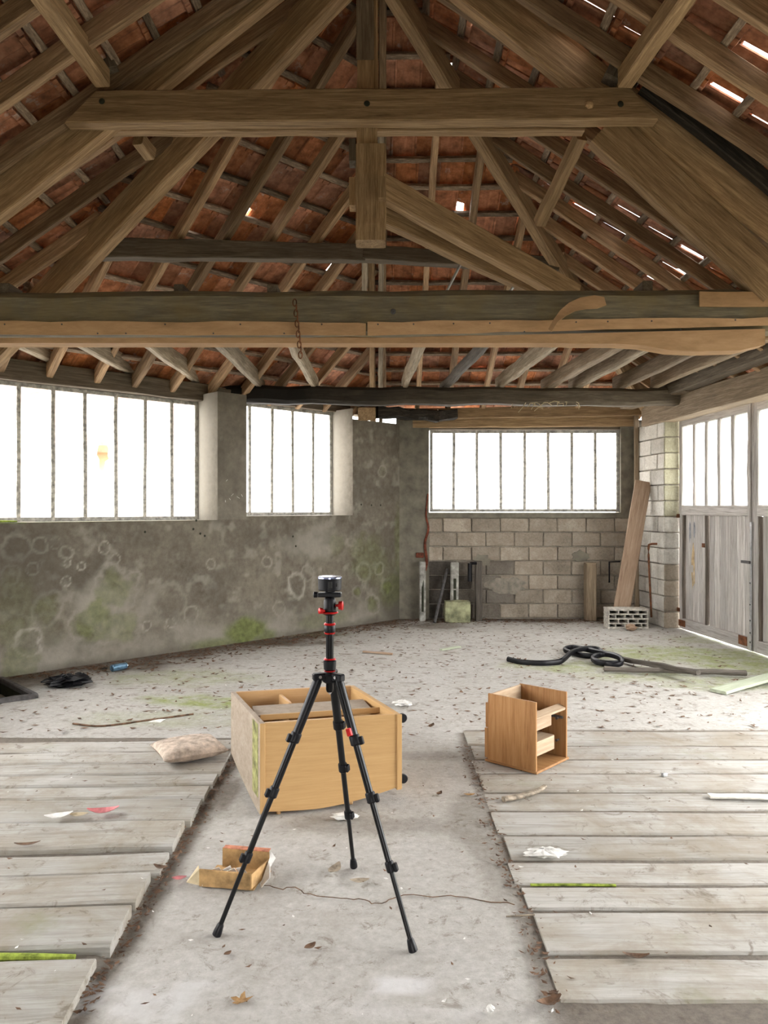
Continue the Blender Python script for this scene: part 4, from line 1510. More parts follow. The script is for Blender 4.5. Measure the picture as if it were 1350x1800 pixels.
hip('hip_rafter', 'heavy hip rafter climbing from the upper left corner', 'roof_side', 'roof_left', .13, .24, .25)
hip('hip_rafter', 'hip rafter climbing from the corner above the doors', 'roof_back', 'roof_right', .10, .20, .22)
hip('hip_rafter', 'upright-looking hip rafter directly below the king post', 'roof_left', 'roof_back', .075, .14, .17)
hip('hip_lath', 'pale nailed lath left of the central hip rafter', 'roof_left', 'roof_back', .055, .045, .27, t1=.78, mat='joist', side=-.10)
hip('hip_lath', 'short pale lath right of the central hip rafter', 'roof_left', 'roof_back', .06, .045, .27, t1=.80, t0=.35, mat='joist', side=.07)

# purlins
def roof_hit(sname, px, py, drop):
    S = slopes[sname]
    return S.hit(px, py) - S.n * drop


pl, pm, pr = roof_hit('roof_left', 160, 402, .25), roof_hit('roof_left', 618, 416, .25), roof_hit('roof_back', 975, 434, .25)
beam('purlin', 'dark purlin crossing the left tile slope to the king post', 'beam', pl, pm, .15, .16, 'plate_dark', seg=9, wob=.006)
beam('purlin', 'dark purlin crossing the back tile slope behind the raking braces', 'beam', V((pm.x - .05, pm.y, pm.z)), pr, .15, .14, 'plate_dark', seg=9, wob=.006)
# braces near the collar ends
beam('purlin_brace', 'brace rising toward the viewer from the left collar end', 'brace', W(180, 136, 4.90), W(25, -80, 3.75), .10, .12, 'timber', seg=5)
beam('purlin_brace', 'brace rising toward the viewer from the right collar end', 'brace', W(1100, 138, 4.90), W(1250, -80, 3.75), .10, .12, 'timber', seg=5)
beam('cleat_block', 'dark cleat block behind the left purlin brace', 'block', W(178, 72, 5.0), W(196, 128, 5.0), .12, .10, 'plate_dark', seg=2)
beam('cleat_block', 'dark cleat block behind the right purlin brace', 'block', W(1105, 75, 5.0), W(1072, 142, 5.0), .12, .10, 'plate_dark', seg=2)
beam('hip_strut', 'slanting strut from the right collar end to the hip rafter', 'brace', W(1022, 240, 5.45), W(948, 392, 6.05), .08, .09, 'timber', seg=5)
beam('hip_strut', 'stubby strut end under the left part of the collar', 'brace', W(243, 244, 5.45), W(264, 272, 5.6), .08, .10, 'timber', seg=2)
beam('dark_rafter', 'dark curved rafter above the right principal rafter', 'beam', W(1132, 150, 5.02), W(1470, 432, 5.02), .07, .10, 'black', seg=8, bow=-.03)

# ------------------------------------------------------------------ tripod and camera
feet = [FL(380, 1645), FL(727, 1673), FL(622, 1524)]
ctr = sum(feet, V((0, 0, 0))) / 3
TXC, TYC = ctr.x + .005, ctr.y
tz = lambda py: EYE - (py - HY) / FPX * TYC
tri = empty('tripod', (TXC, TYC, 0), 'black tripod with red collars standing on the concrete strip', 'tripod')
P0 = V((TXC, TYC, 0))


def lat(name, z0, prof, mat, parent=tri, off=(0, 0), n=20):
    return MB().lathe(P0 + V((off[0], off[1], z0)), (0, 0, 1), prof, n).build(name, mat, parent, True)


hubz = tz(1189)
colm = lat('centre_column', tz(1216), [(0, .012), (.01, .015), (tz(1080) - tz(1216), .015)], 'black_tube')
lat('column_collar', tz(1114), [(0, .020), (.006, .022)], 'red', colm)
lat('column_collar', tz(1111), [(0, .0205), (.004, .022), (.022, .022), (.026, .0205)], 'black_rubber', colm)
lat('column_collar', tz(1099), [(0, .020), (.004, .023), (.009, .020)], 'red', colm)
lat('column_lock', tz(1178), [(0, .018), (.004, .023), (.036, .025), (.042, .019)], 'black_rubber', colm)
lat('column_ring', tz(1159), [(0, .024), (.005, .021)], 'red', colm)
lat('column_ring', tz(1178) - .004, [(0, .021), (.004, .0225)], 'red', colm)
hub = lat('hub', tz(1200), [(0, .020), (.006, .028), (.030, .030), (.040, .022)], 'black_plastic')
lat('hook', tz(1220), [(0, .004), (.008, .010), (.014, .006)], 'silver', colm)
# ball head
head = lat('ball_head', tz(1081), [(0, .020), (.006, .030), (.012, .030), (.016, .024), (.052, .024), (.066, .019), (.074, .009), (.084, .009)], 'black_plastic')
lat('head_ring', tz(1078), [(0, .030), (.003, .0325), (.007, .030)], 'red', head)
kz = tz(1064)
MB().lathe(P0 + V((.022, -.005, kz)), (1, -.1, 0), [(0, .005), (.012, .006), (.013, .016), (.028, .018), (.030, .014)], 12).build('lock_knob', 'red', head, True)
MB().lathe(P0 + V((-.018, -.018, tz(1073))), (-1, -.5, 0.1), [(0, .005), (.008, .006), (.009, .011), (.022, .012), (.024, .009)], 12).build('lock_knob', 'red', head, True)
MB().box(P0 + V((.0, 0, tz(1045))), (.09, .05, .016), k=.003).build('clamp_plate', 'black_plastic', head)
MB().lathe(P0 + V((-.040, 0, tz(1045.5))), (-1, 0, 0), [(0, .004), (.006, .005), (.007, .011), (.020, .012), (.022, .009)], 12).build('clamp_knob', 'black_plastic', head, True)
MB().lathe(P0 + V((0, 0, tz(1041))), (0, 0, 1), [(0, .018), (.008, .024)], 14).build('clamp_screw', 'silver', head, True)

for k, f in enumerate(feet):
    dirh = V((f.x - TXC, f.y - TYC, 0)).normalized()
    top = V((TXC, TYC, hubz)) + dirh * .042
    d = f - top
    ln = d.length
    dn = d.normalized()
    leg = MB().lathe(top, dn, [(0.01, .0165), (.03, .018), (ln * .24, .0165)], 14).build('leg', 'black_rubber' if k == 0 else 'black_tube', tri, True)
    secs = [(.24, .455, .0135), (.455, .705, .011), (.705, .985, .0088)]
    for (a, b_, r) in secs:
        MB().lathe(top + dn * (ln * a), dn, [(0, r), (ln * (b_ - a), r)], 12).build('leg_section', 'black_tube', leg, True)
    side = V((1, -.25, 0)) if k != 0 else V((-1, -.4, 0))
    if k == 2: side = V((.8, -.5, 0))
    for (a, r) in ((.24, .0185), (.455, .0165), (.705, .014)):
        cl = MB().lathe(top + dn * (ln * a - .018), dn, [(0, r), (.004, r + .002), (.034, r + .002), (.038, r - .002)], 14)
        cl.box(top + dn * (ln * a) + side.normalized() * (r + .006), (.030, .022, .014), x=dn, up=side, k=.003)
        cl.build('leg_clamp', 'black_plastic', leg, True)
    MB().lathe(f - dn * .045, dn, [(0, .010), (.006, .013), (.030, .0165), (.042, .0165), (.046, .012)], 12).build('rubber_foot', 'black_rubber', leg, True)
    MB().box(top + V((0, 0, .002)), (.05, .03, .028), x=dirh, k=.005).build('leg_joint', 'black_plastic', leg)
    sd = V((-dirh.y, dirh.x, 0))
    MB().lathe(top - sd * .02 + V((0, 0, .004)), sd, [(0, .006), (.04, .006)], 10).build('joint_pin', 'silver', leg, True)
    if k == 1:
        MB().box(top + dn * (ln * .205) + V((-.012, -.02, 0)), (.03, .012, .022), x=dn, k=.004).build('red_tab', 'red', leg)

pcz = tz(1037.5)
dev = empty('panorama_camera', P0 + V((0, 0, pcz)), 'round flat black panorama camera on top of the tripod', 'camera')
dz = tz(1013) - pcz
MB().lathe(P0 + V((0, 0, pcz)), (0, 0, 1), [(0, .041), (.003, .044), (dz - .007, .0455)], 36).build('body', 'black_plastic', dev, True)
MB().lathe(P0 + V((0, 0, pcz + dz - .007)), (0, 0, 1), [(0, .0458), (.004, .0455), (.007, .042)], 36).build('top_cap', 'blue_top', dev, True)
for ang, w_, h_ in ((-84, .015, .026), (-47, .008, .014)):
    a = math.radians(ang)
    dr = V((math.cos(a), math.sin(a), 0))
    MB().box(P0 + dr * .0445 + V((0, 0, pcz + dz * .45)), (w_, .004, h_), x=V((-dr.y, dr.x, 0)), k=.001).build('lens_window', 'lens', dev)

# ------------------------------------------------------------------ big laminate cabinet lying on the floor
A0, B0 = FL(457, 1437), FL(706, 1413)
cx = (B0 - A0).normalized()
cy_ = V((-.385, .923, 0)).normalized()
cxn, cyn = V((cy_.y, -cy_.x, 0)), V((-cx.y, cx.x, 0))
CW, CD, CH = (B0 - A0).length, .72, .47
cab = empty('cabinet', A0, 'large beech-laminate cabinet carcass lying open-side up behind the tripod', 'cabinet')
C = lambda a, b_, z: A0 + cx * a + cy_ * b_ + V((0, 0, z))
T_ = .02


def bowpanel(name, org, dx, dn_, ln, z0f, h, th, mat, nseg=16):
    """upright panel whose lower edge follows z0f(t)"""
    vs_, fs = [], []
    for i in range(nseg + 1):
        t = i / nseg
        for (zz, off) in ((z0f(t), 0), (h, 0), (h, th), (z0f(t), th)):
            vs_.append((t * ln, off, zz))
    for i in range(nseg):
        for k in range(4):
            k2 = (k + 1) % 4
            fs.append((i * 4 + k, i * 4 + k2, (i + 1) * 4 + k2, (i + 1) * 4 + k))
    fs += [(3, 2, 1, 0), tuple(nseg * 4 + k for k in range(4))]
    return link(name, mesh(name, vs_, fs), cab, mat, mat4(org, dx, dn_, V((0, 0, 1))))


bowpanel('front_panel', C(.025, .004, 0), cx, cyn, CW - .05, lambda t: .012 + .075 * max(0, (t - .35) / .65) ** 1.6 + .012 * (1 - t) ** 4, CH, T_, 'laminate')
sp_ = bowpanel('side_panel', C(0, 0, 0), cy_, -cxn, CD, lambda t: .012 + .10 * t ** 1.5, CH, -.025, 'mouldy')
bowpanel('side_panel', C(CW - .025, 0, 0), cy_, -cxn, CD, lambda t: .075 + .03 * t, CH - .003, -.025, 'laminate')
bowpanel('back_panel', C(.025, CD - T_, 0), cx, cyn, CW - .05, lambda t: .1, CH, T_, 'laminate_in')
slab('edge_strip', C(.0125, -.001, (CH + .02) / 2), (0, 0, 1), cyn, (CH - .02, .026, .006), 'laminate', cab)
slab('edge_strip', C(CW - .0125, -.001, (CH + .08) / 2), (0, 0, 1), cyn, (CH - .08, .026, .006), 'laminate', cab)
slab('shelf_panel', C(CW / 2, CD * .50, CH - .035), cx, (0, 0, 1), (CW - .10, .21, .018), 'mouldy', cab)
slab('shelf_lip', C(CW / 2 + .02, CD * .50 - .118, CH - .035), cx, (0, 0, 1), (CW - .075, .008, .03), 'laminate', cab)
slab('bottom_panel', C(CW / 2, CD * .5, .12), cx, (0, 0, 1), (CW - .20, CD - .14, .016), 'laminate_in', cab)
slab('divider', C(CW * .38, CD * .80, CH - .12), cy_, (0, 0, 1), (.22, .018, .2), 'laminate_in', cab)
o = slab('moss_stain', C(-.0005, .10, .27), cy_, (0, 0, 1), (.12, .003, .37), 'mossy_panel', cab, k=.0005)
o['label'] = 'vertical strip of green moss on the side panel'
for q, (z_, b_) in enumerate(((.43, .07), (.11, .06))):
    w_ = MB().lathe(C(CW + .012, b_, z_), cx, [(0, .012), (.012, .014)], 12)
    w_.lathe(C(CW + .034, b_ - .012, z_), cy_, [(0, .020), (.004, .024), (.022, .024), (.026, .020)], 16)
    w_.build('caster', 'black_rubber', cab, True)
MB().lathe(C(.10, .03, 0), (0, 0, 1), [(0, .012), (.03, .012)], 10).build('stub_foot', 'laminate_in', cab, True)
for q in range(2):
    MB().box(C(CW * (.25 + .4 * q), .08, .01), (.05, .05, .02), k=.004).build('stub_foot', 'laminate_in', cab)
slab('foot_block', C(CW - .05, .35, .04), cx, (0, 0, 1), (.05, .3, .08), 'laminate_in', cab)
slab('foot_block', C(.08, .6, .055), cx, (0, 0, 1), (.05, .1, .11), 'laminate_in', cab)

# ------------------------------------------------------------------ small pine drawer unit
PZ = .008
A1, B1, C1 = FL(860, 1339, PZ), FL(942, 1361, PZ), FL(1003, 1335, PZ)
e1 = (A1 - B1).normalized()          # along the closed side
e2 = V((e1.y, -e1.x, 0))
if (C1 - B1).dot(e2) < 0: e2 = -e2
w1_, w2_, hh = .335, .365, .405
box = empty('drawer_unit', B1, 'small varnished pine drawer unit standing open on the right planks', 'cabinet')
Q = lambda a, b_, z: B1 + e1 * a + e2 * b_ + V((0, 0, z))
t_ = .014
slab('side_panel', Q(w1_ / 2, t_ / 2, hh / 2 + .01), (0, 0, 1), e2, (hh, w1_, t_), 'pine', box)
slab('side_panel', Q(w1_ / 2, w2_ - t_ / 2, hh / 2 + .01), (0, 0, 1), e2, (hh, w1_, t_), 'pine', box)
slab('base_panel', Q(w1_ / 2 + .005, w2_ / 2, .007), e1, (0, 0, 1), (w1_ + .03, w2_ + .012, .014), 'pine', box, k=.003)
slab('back_board', Q(w1_ - t_ / 2, w2_ / 2, hh - .06), e2, (0, 0, 1), (w2_ - .03, t_, .13), 'pine_pale', box)
slab('back_board', Q(w1_ - t_ / 2 + .002, w2_ / 2, .15), e2, (0, 0, 1), (w2_ - .03, t_, .26), 'pine', box)
slab('back_strip', Q(w1_ + .012, .05, .28), (0, 0, 1), e2, (.15, .02, .09), 'pine', box)
slab('back_strip', Q(w1_ + .016, .05, .11), (0, 0, 1), e2, (.18, .024, .09), 'pine', box)
slab('front_rail', Q(.03, w2_ / 2, hh - .085), e2, V((0, 0, 1)) - e1 * .35, (w2_ - .03, .055, .016), 'pine_pale', box)
for zc, hgt, back in ((hh - .155, .075, .07), (.115, .085, .05)):
    dr_ = slab('drawer', Q(back, w2_ * .42, zc), e2, (0, 0, 1), (w2_ * .72, .014, hgt), 'pine_pale', box)
    slab('drawer_floor', Q(back + .12, w2_ * .42, zc + hgt / 2 - .006), e2, (0, 0, 1), (w2_ * .72, .24, .010), 'pine_pale', dr_)
    slab('drawer_side', Q(back + .12, w2_ * .78, zc), e1, (0, 0, 1), (.24, .012, hgt), 'pine_pale', dr_)
    MB().lathe(Q(.05, w2_ - t_ - .012, zc), -e2, [(-.01, .006), (.015, .006), (.018, .009)], 8).build('runner_clip', 'iron', box, True)
slab('runner', Q(.10, w2_ - t_ - .005, hh - .15), e1, (0, 0, 1), (.16, .01, .016), 'iron', box)

# ------------------------------------------------------------------ cushion
def pillow(name, label, c_, ax, size, th, mat, nn=22):
    ax = V(ax).normalized()
    ay = V((-ax.y, ax.x, 0))
    vs_, fs = [], []
    for side in (1, -1):
        for j in range(nn + 1):
            for i in range(nn + 1):
                s, t = i / nn * 2 - 1, j / nn * 2 - 1
                pinch = 1 - .10 * (1 - s * s) * 0 - .06 * (s * s) * (1 - t * t) * 0
                edge = (1 - abs(s) ** 2.6) * (1 - abs(t) ** 2.6)
                z = side * th / 2 * max(0, edge) ** .45
                cs = 1 - .07 * (1 - t * t) * abs(s) ** 3
                ct = 1 - .07 * (1 - s * s) * abs(t) ** 3
                wr = float(fbm(np.array([i * .35]), np.array([j * .35 + side * 5]))[0] - .5) * .014 * edge
                p = V(c_) + ax * (s * size[0] / 2 * cs) + ay * (t * size[1] / 2 * ct) + V((0, 0, th / 2 + z + wr))
                if side < 0: p.z = max(p.z, V(c_).z + .002)
                vs_.append(p)
    m_ = (nn + 1) ** 2
    for j in range(nn):
        for i in range(nn):
            a = j * (nn + 1) + i
            fs.append((a, a + 1, a + nn + 2, a + nn + 1))
            fs.append((m_ + a, m_ + a + nn + 1, m_ + a + nn + 2, m_ + a + 1))
    c0 = V(c_)
    me = mesh(name, [v - c0 for v in vs_], fs, True)
    o = link(name, me, None, mat, Matrix.Translation(c0))
    return tag(o, label, 'cushion')


cc = FL(330, 1333, .03)
cus = pillow('cushion', 'stained beige cushion lying on the planks beside the cabinet', V((cc.x - .005, cc.y + .05, .028)), (.86, .5, 0), (.40, .36), .105, 'fabric')

# ------------------------------------------------------------------ broken carton
F0, F1 = FL(350, 1558), FL(440, 1566)
bx = (F1 - F0).normalized()
by = V((-bx.y, bx.x, 0))
car = empty('carton_tray', F0, 'torn brown cardboard tray next to the tripod leg', 'box')
K = lambda a, b_, z: F0 + bx * a + by * b_ + V((0, 0, z))
Lc = (F1 - F0).length
slab('front_wall', K(Lc / 2, 0, .036), bx, (0, 0, 1), (Lc, .006, .068), 'carton', car, wob=.002)
slab('base', K(Lc / 2 + .01, .09, .004), bx, (0, 0, 1), (Lc + .01, .18, .006), 'carton', car)
slab('back_wall', K(Lc / 2 + .03, .17, .045), bx, (0, 0, 1), (Lc * .95, .006, .085), 'carton', car, wob=.002)
o = slab('printed_edge', K(Lc / 2 + .03, .180, .088), bx, (0, 0, 1), (Lc * .93, .03, .004), 'carton_red', car, wob=.001)
vs_ = [K(0, 0, .07), K(0, .0, .004), K(-.06, .01, .006), K(-.012, .02, .075)]
link('torn_flap', mesh('torn_flap', vs_ + [v + V((0, .003, .001)) for v in vs_], [(0, 1, 2, 3), (7, 6, 5, 4), (0, 3, 7, 4), (2, 1, 5, 6), (3, 2, 6, 7)]), car, 'ochre_paper')
vs_ = [K(Lc + .03, .17, .085), K(Lc + .055, .15, .07), K(Lc + .045, .11, .05), K(Lc + .06, .06, .03), K(Lc + .035, .03, .002), K(Lc + .02, .06, .004), K(Lc + .02, .15, .01)]
link('torn_flap', mesh('torn_flap', vs_ + [v + V((.004, 0, 0)) for v in vs_], [tuple(range(7)), tuple(reversed(range(7, 14)))] + [(i, (i + 1) % 7, 7 + (i + 1) % 7, 7 + i) for i in range(7)]), car, 'white_paper')
vs_ = [K(Lc, .0, .066), K(Lc, 0, .004), K(Lc + .03, .16, .004), K(Lc + .025, .16, .06)]
link('end_wall', mesh('end_wall', vs_ + [v + V((.005, 0, 0)) for v in vs_], [(0, 1, 2, 3), (7, 6, 5, 4), (0, 3, 7, 4), (1, 5, 6, 2), (3, 2, 6, 7), (0, 4, 5, 1)]), car, 'carton')
for q in range(4):
    MB().box(K(.06 + .032 * q, .06 + .02 * (q % 2), .035), (.034, .003, .05), x=(1, random.uniform(-.5, .5), .4), up=(random.uniform(-.5, .5), -.4, 1), k=.001).build('paper_scrap', 'white_paper', car)


# ------------------------------------------------------------------ crumpled / flat litter pieces
def crumple(name, label, cat, c_, rx, ry, rz, mat, rough=.35, n=14, m_=9, rot=0.0, group=None, parent=None):
    vs_, fs = [], []
    ca, sa = math.cos(rot), math.sin(rot)
    for j in range(m_ + 1):
        ph = math.pi * j / m_
        for i in range(n):
            th = 2 * math.pi * i / n
            r = 1 + random.uniform(-rough, rough)
            x, y, z = math.sin(ph) * math.cos(th) * rx * r, math.sin(ph) * math.sin(th) * ry * r, max(-.98, math.cos(ph)) * rz * (1 + random.uniform(-rough, rough) * .7)
            vs_.append((x * ca - y * sa, x * sa + y * ca, max(z + rz, .001)))
    for j in range(m_):
        for i in range(n):
            i2 = (i + 1) % n
            fs.append((j * n + i, (j + 1) * n + i, (j + 1) * n + i2, j * n + i2))
    o = link(name, mesh(name, vs_, fs), parent, mat, Matrix.Translation(V(c_)))
    if label: tag(o, label, cat, group)
    return o


def leafshape(name, label, c_, ln, wd, rot, mat, curl=.3, lobes=0, group='dry leaves on the floor', cat='leaf'):
    vs_, fs = [], []
    n = 7
    ca, sa = math.cos(rot), math.sin(rot)
    if lobes:
        k = lobes * 4
        vs_.append((0, 0, .006))
        for i in range(k):
            a = 2 * math.pi * i / k
            r = ln / 2 * (1.0 if i % 4 == 0 else (.42 if i % 4 == 2 else .62)) * random.uniform(.85, 1.1)
            vs_.append((math.cos(a) * r, math.sin(a) * r * wd / ln, .004 + (r / (ln / 2)) ** 2 * curl * ln * random.uniform(.1, .5)))
        fs = [(0, 1 + i, 1 + (i + 1) % k) for i in range(k)]
    else:
        for i in range(n + 1):
            t = i / n
            hw = wd / 2 * math.sin(math.pi * min(.97, max(.03, t))) ** .8
            zz = curl * ln * ((t - .5) ** 2) * 2 + .003
            x = (t - .5) * ln
            vs_ += [(x, -hw, zz + curl * hw), (x, 0, zz), (x, hw, zz + curl * hw * .8)]
        for i in range(n):
            a = i * 3
            fs += [(a, a + 3, a + 4, a + 1), (a + 1, a + 4, a + 5, a + 2)]
    vs_ = [(x * ca - y * sa, x * sa + y * ca, z) for x, y, z in vs_]
    m_ = len(vs_)
    vs_ += [(x, y, z + .0015) for x, y, z in vs_]
    fs += [tuple(reversed([i + m_ for i in f])) for f in fs]
    o = link(name, mesh(name, vs_, fs), None, mat, Matrix.Translation(V(c_)))
    return tag(o, label, cat, group)


LZ, RZ = .044, .008
p = FL(425, 1762)
leafshape('maple_leaf', 'curled tan star-shaped leaf on concrete nearest the camera', (p.x, p.y, .0), .085, .06, .3, 'leaf', .5, 5)
p = FL(965, 1768)
leafshape('dry_leaf', 'brown leaf at the corner of the front right plank', (p.x, p.y, .004), .09, .04, .4, 'leaf_dark', .4)
p = FL(1118, 1690)
leafshape('dry_leaf', 'reddish leaf in the gap behind the front right plank', (p.x, p.y, .012), .09, .03, -.1, 'leaf_dark', .3)
p = FL(48, 1488, LZ)
leafshape('dry_leaf', 'dark leaf on the left planks near the photo edge', (p.x, p.y, .05), .11, .03, .2, 'leaf_dark', .2)
p = FL(283, 1548)
leafshape('dry_leaf', 'dark leaf at the plank ends behind the carton tray', (p.x, p.y, .05), .07, .03, -.3, 'leaf_dark', .3)
p = FL(315, 1548)
leafshape('red_wrapper', 'dull red scrap between plank ends and carton tray', (p.x, p.y, .006), .06, .035, .2, 'pink_paper', .2, group=None, cat='wrapper')
p = FL(825, 1400)
leafshape('dry_leaf', 'tan leaf on concrete right of the cabinet', (p.x, p.y, .003), .06, .03, 0, 'leaf', .3)
p = FL(772, 1398)
leafshape('dry_leaf', 'dark leaf on concrete close to the cabinet', (p.x, p.y, .003), .05, .03, 1, 'leaf_dark', .4)
p = FL(758, 1278)
leafshape('dry_leaf', 'dark leaf on concrete behind the cabinet', (p.x, p.y, .003), .07, .04, 1, 'leaf_dark', .4)
p = FL(545, 1668)
leafshape('dry_leaf', 'small brown leaf between the two front tripod legs', (p.x, p.y, .003), .05, .03, .8, 'leaf_dark', .3)
p = FL(400, 1680)
leafshape('dry_leaf', 'tiny dark leaf beside the left tripod foot', (p.x, p.y, .003), .03, .02, .8, 'leaf_dark', .3)
p = FL(588, 1533)
leafshape('bark_piece', 'grey-brown bark piece left of the rear tripod foot', (p.x, p.y, .004), .10, .05, 1.2, 'twig', .3, group=None, cat='bark')
p = FL(632, 1552)
leafshape('bark_piece', 'flat brown bark flake in front of the rear tripod foot', (p.x, p.y, .004), .08, .04, .1, 'twig', .2, group=None, cat='bark')

p = FL(103, 1440, LZ)
leafshape('paper_scrap', 'white torn paper on the left planks', (p.x, p.y, .052), .13, .07, .4, 'white_paper', .25, group=None, cat='paper')
p = FL(138, 1437, LZ)
leafshape('paper_scrap', 'ochre paper scrap between white and pink scraps', (p.x, p.y, .052), .09, .05, .1, 'ochre_paper', .2, group=None, cat='paper')
p = FL(181, 1433, LZ)
leafshape('paper_scrap', 'pink and white wrapper on the left planks', (p.x, p.y, .052), .15, .08, .2, 'pink_paper', .35, group=None, cat='paper')
p = FL(958, 1505, RZ)
crumple('crumpled_rag', 'crumpled whitish rag on the right planks', 'rag', (p.x, p.y, .006), .085, .035, .018, 'white_paper', .4, n=22, m_=10)
p = FL(605, 1441)
crumple('crumpled_paper', 'white crumpled paper under the front of the cabinet', 'paper', (p.x + .005, p.y - .0, .0), .06, .025, .018, 'white_paper', .4)
p = FL(707, 1240)
crumple('crumpled_paper', 'white crumpled scraps on concrete behind the cabinet', 'paper', (p.x, p.y, .0), .07, .04, .02, 'white_paper', .5)
p = FL(862, 1780)
crumple('white_chip', 'small white chip at the bottom of the photo', 'chip', (p.x, p.y, 0), .012, .010, .012, 'white_paper', .3)
p = FL(1168, 1365, RZ)
MB().box((p.x, p.y, .018), (.035, .02, .02), x=(1, .4, 0), k=.004).build('metal_clip', 'galv')
tag(bpy.data.objects['metal_clip'], 'tiny grey metal clip on the right planks', 'clip')
pts = [FL(885, 1405, .02), FL(920, 1398, .022), FL(945, 1390, .024), FL(958, 1382, .028)]
tag(MB().tube(spline(pts, 6), .020, 8, .7, r1=.014).build('stick', 'twig', smooth=True), 'short curved pale stick lying before the drawer unit', 'stick')
a, b_ = FL(1246, 1398, .02), FL(1372, 1402, .02)
tag(timber('white_lath', a, b_, .055, .012, 'whitestrip', seg=6, wob=.003), 'peeling white lath on the right planks at the photo edge', 'lath')
a, b_ = FL(890, 1611, .01), FL(940, 1608, .014)
tag(MB().tube([a, b_], .003, 6).build('twig', 'twig'), 'thin straw across the plank edge right of the tripod', 'twig')
pts = [FL(128, 1272, .008), FL(180, 1276, .008), FL(260, 1266, .008), FL(340, 1255, .008)]
tag(MB().tube(spline(pts, 5), .007, 6).build('twig', 'leaf_dark'), 'long thin dark twig on the floor left of the cabinet', 'twig')
p = FL(275, 1268)
vs_ = [(-.05, -.03, .003), (.04, -.04, .002), (.06, .03, .008), (-.02, .035, .004)]
o = link('paper_scrap', mesh('paper_scrap', vs_ + [(x, y, z + .002) for x, y, z in vs_], [(3, 2, 1, 0), (4, 5, 6, 7), (0, 1, 5, 4), (1, 2, 6, 5), (2, 3, 7, 6), (3, 0, 4, 7)]), None, 'white_paper', Matrix.Translation(p))
tag(o, 'flat white paper scrap beside the long dark twig', 'paper')
pts = [FL(638, 1146, .012), FL(690, 1150, .012)]
tag(timber('wood_scrap', pts[0], pts[1], .03, .02, 'leanplank', seg=3), 'reddish wood splinter on the floor before the mossy wall', 'wood scrap')
pts = [FL(775, 1142, .012), FL(808, 1137, .012)]
tag(timber('wood_scrap', pts[0], pts[1], .05, .015, 'greenboard', seg=3), 'greenish wood scrap on the floor before the mossy stone', 'wood scrap')

# can and plastic bag by the wall
a, b_ = FL(196, 1181), FL(226, 1175)
ax_ = (b_ - a).normalized()
can = empty('drink_can', a, 'blue drink can lying at the foot of the stained wall', 'can')
MB().lathe(a + V((0, 0, .033)), ax_, [(0, .026), (.006, .0325), (.155, .0325), (.163, .026)], 20).build('body', 'can', can, True)
MB().lathe(a + V((0, 0, .033)) + ax_ * .163, ax_, [(0, .0262), (.003, .0265), (.0031, .022)], 20).build('lid', 'silver', can, True)
crumple('plastic_bag', 'crumpled black plastic bag on the floor left of the can', 'bag', FL(118, 1207), .155, .09, .05, 'black_rubber', .55, n=20, m_=12, rot=.3)
crumple('plastic_bag', 'small black plastic shred beside the crumpled bag', 'bag', FL(140, 1200), .05, .04, .045, 'black_rubber', .5, n=12, m_=8)
o = bpy.data.objects['plastic_bag.001']

# ------------------------------------------------------------------ things along the back wall
def bpost(name, label, px0, px1, pyt, pyb, mat, d=.10, Y=None, slots=0):
    p = FL((px0 + px1) / 2, pyb)
    Y = min(Y or p.y, BACK_Y - .15)
    w_ = (px1 - px0) / FPX * Y
    h_ = EYE - (pyt - HY) / FPX * Y
    x_ = ((px0 + px1) / 2 - 675) / FPX * Y
    root = empty(name, (x_, Y, 0), label, 'post')
    timber('shaft', (x_, Y, 0), (x_, Y, h_), d, w_, mat, root, up=(1, 0, 0), seg=5, wob=.003, ch=.012)
    for q in range(slots):
        slab('slot', V((x_, Y - d / 2 - .001, h_ * (.25 + .6 * q / slots))), (0, 0, 1), (0, 1, 0), (.14, w_ * .35, .004), 'dark_pit', root)
    slab('cap', V((x_, Y, h_ + .006)), (1, 0, 0), (0, 0, 1), (w_ * .96, d * .96, .016), mat, root, k=.006)
    return root


bpost('concrete_post', 'slotted concrete post in the dark corner by the mossy wall', 737, 748, 989, 1088, 'conc_post', d=.12, slots=4)
bpost('concrete_post', 'pale slotted concrete post behind the mossy stone', 792, 806, 990, 1084, 'conc_post', slots=3)
bpost('iron_post', 'dark post standing right of the mossy stone', 835, 847, 988, 1088, 'pole', slots=0)
bpost('concrete_post', 'weathered post standing alone before the block wall', 1028, 1047, 991, 1087, 'plate', d=.13)
# bracket bar and rods leaning on the wall
a, b_ = W(826, 990, 10.52), W(826, 1022, 10.52)
br = MB().tube([W(838, 990, 10.52), a], .022, 6).tube([a, b_], .03, 6)
tag(br.build('hook_bracket', 'black_rubber'), 'black bent bracket hanging beside the dark post', 'bracket')
tag(MB().tube([W(786, 1000, 10.62), FL(764, 1094, .01)], .022, 8).build('leaning_pipe', 'iron'), 'short grey pipe leaning in the dark corner', 'pipe')
tag(MB().tube([W(1090, 987, 10.69), W(1071, 988, 10.69), W(1071, 1024, 10.69)], .013, 6).build('wire_bracket', 'black_rubber'), 'thin black bracket on the block wall by the leaning board', 'bracket')
# mossy stone
p = FL(805, 1095)


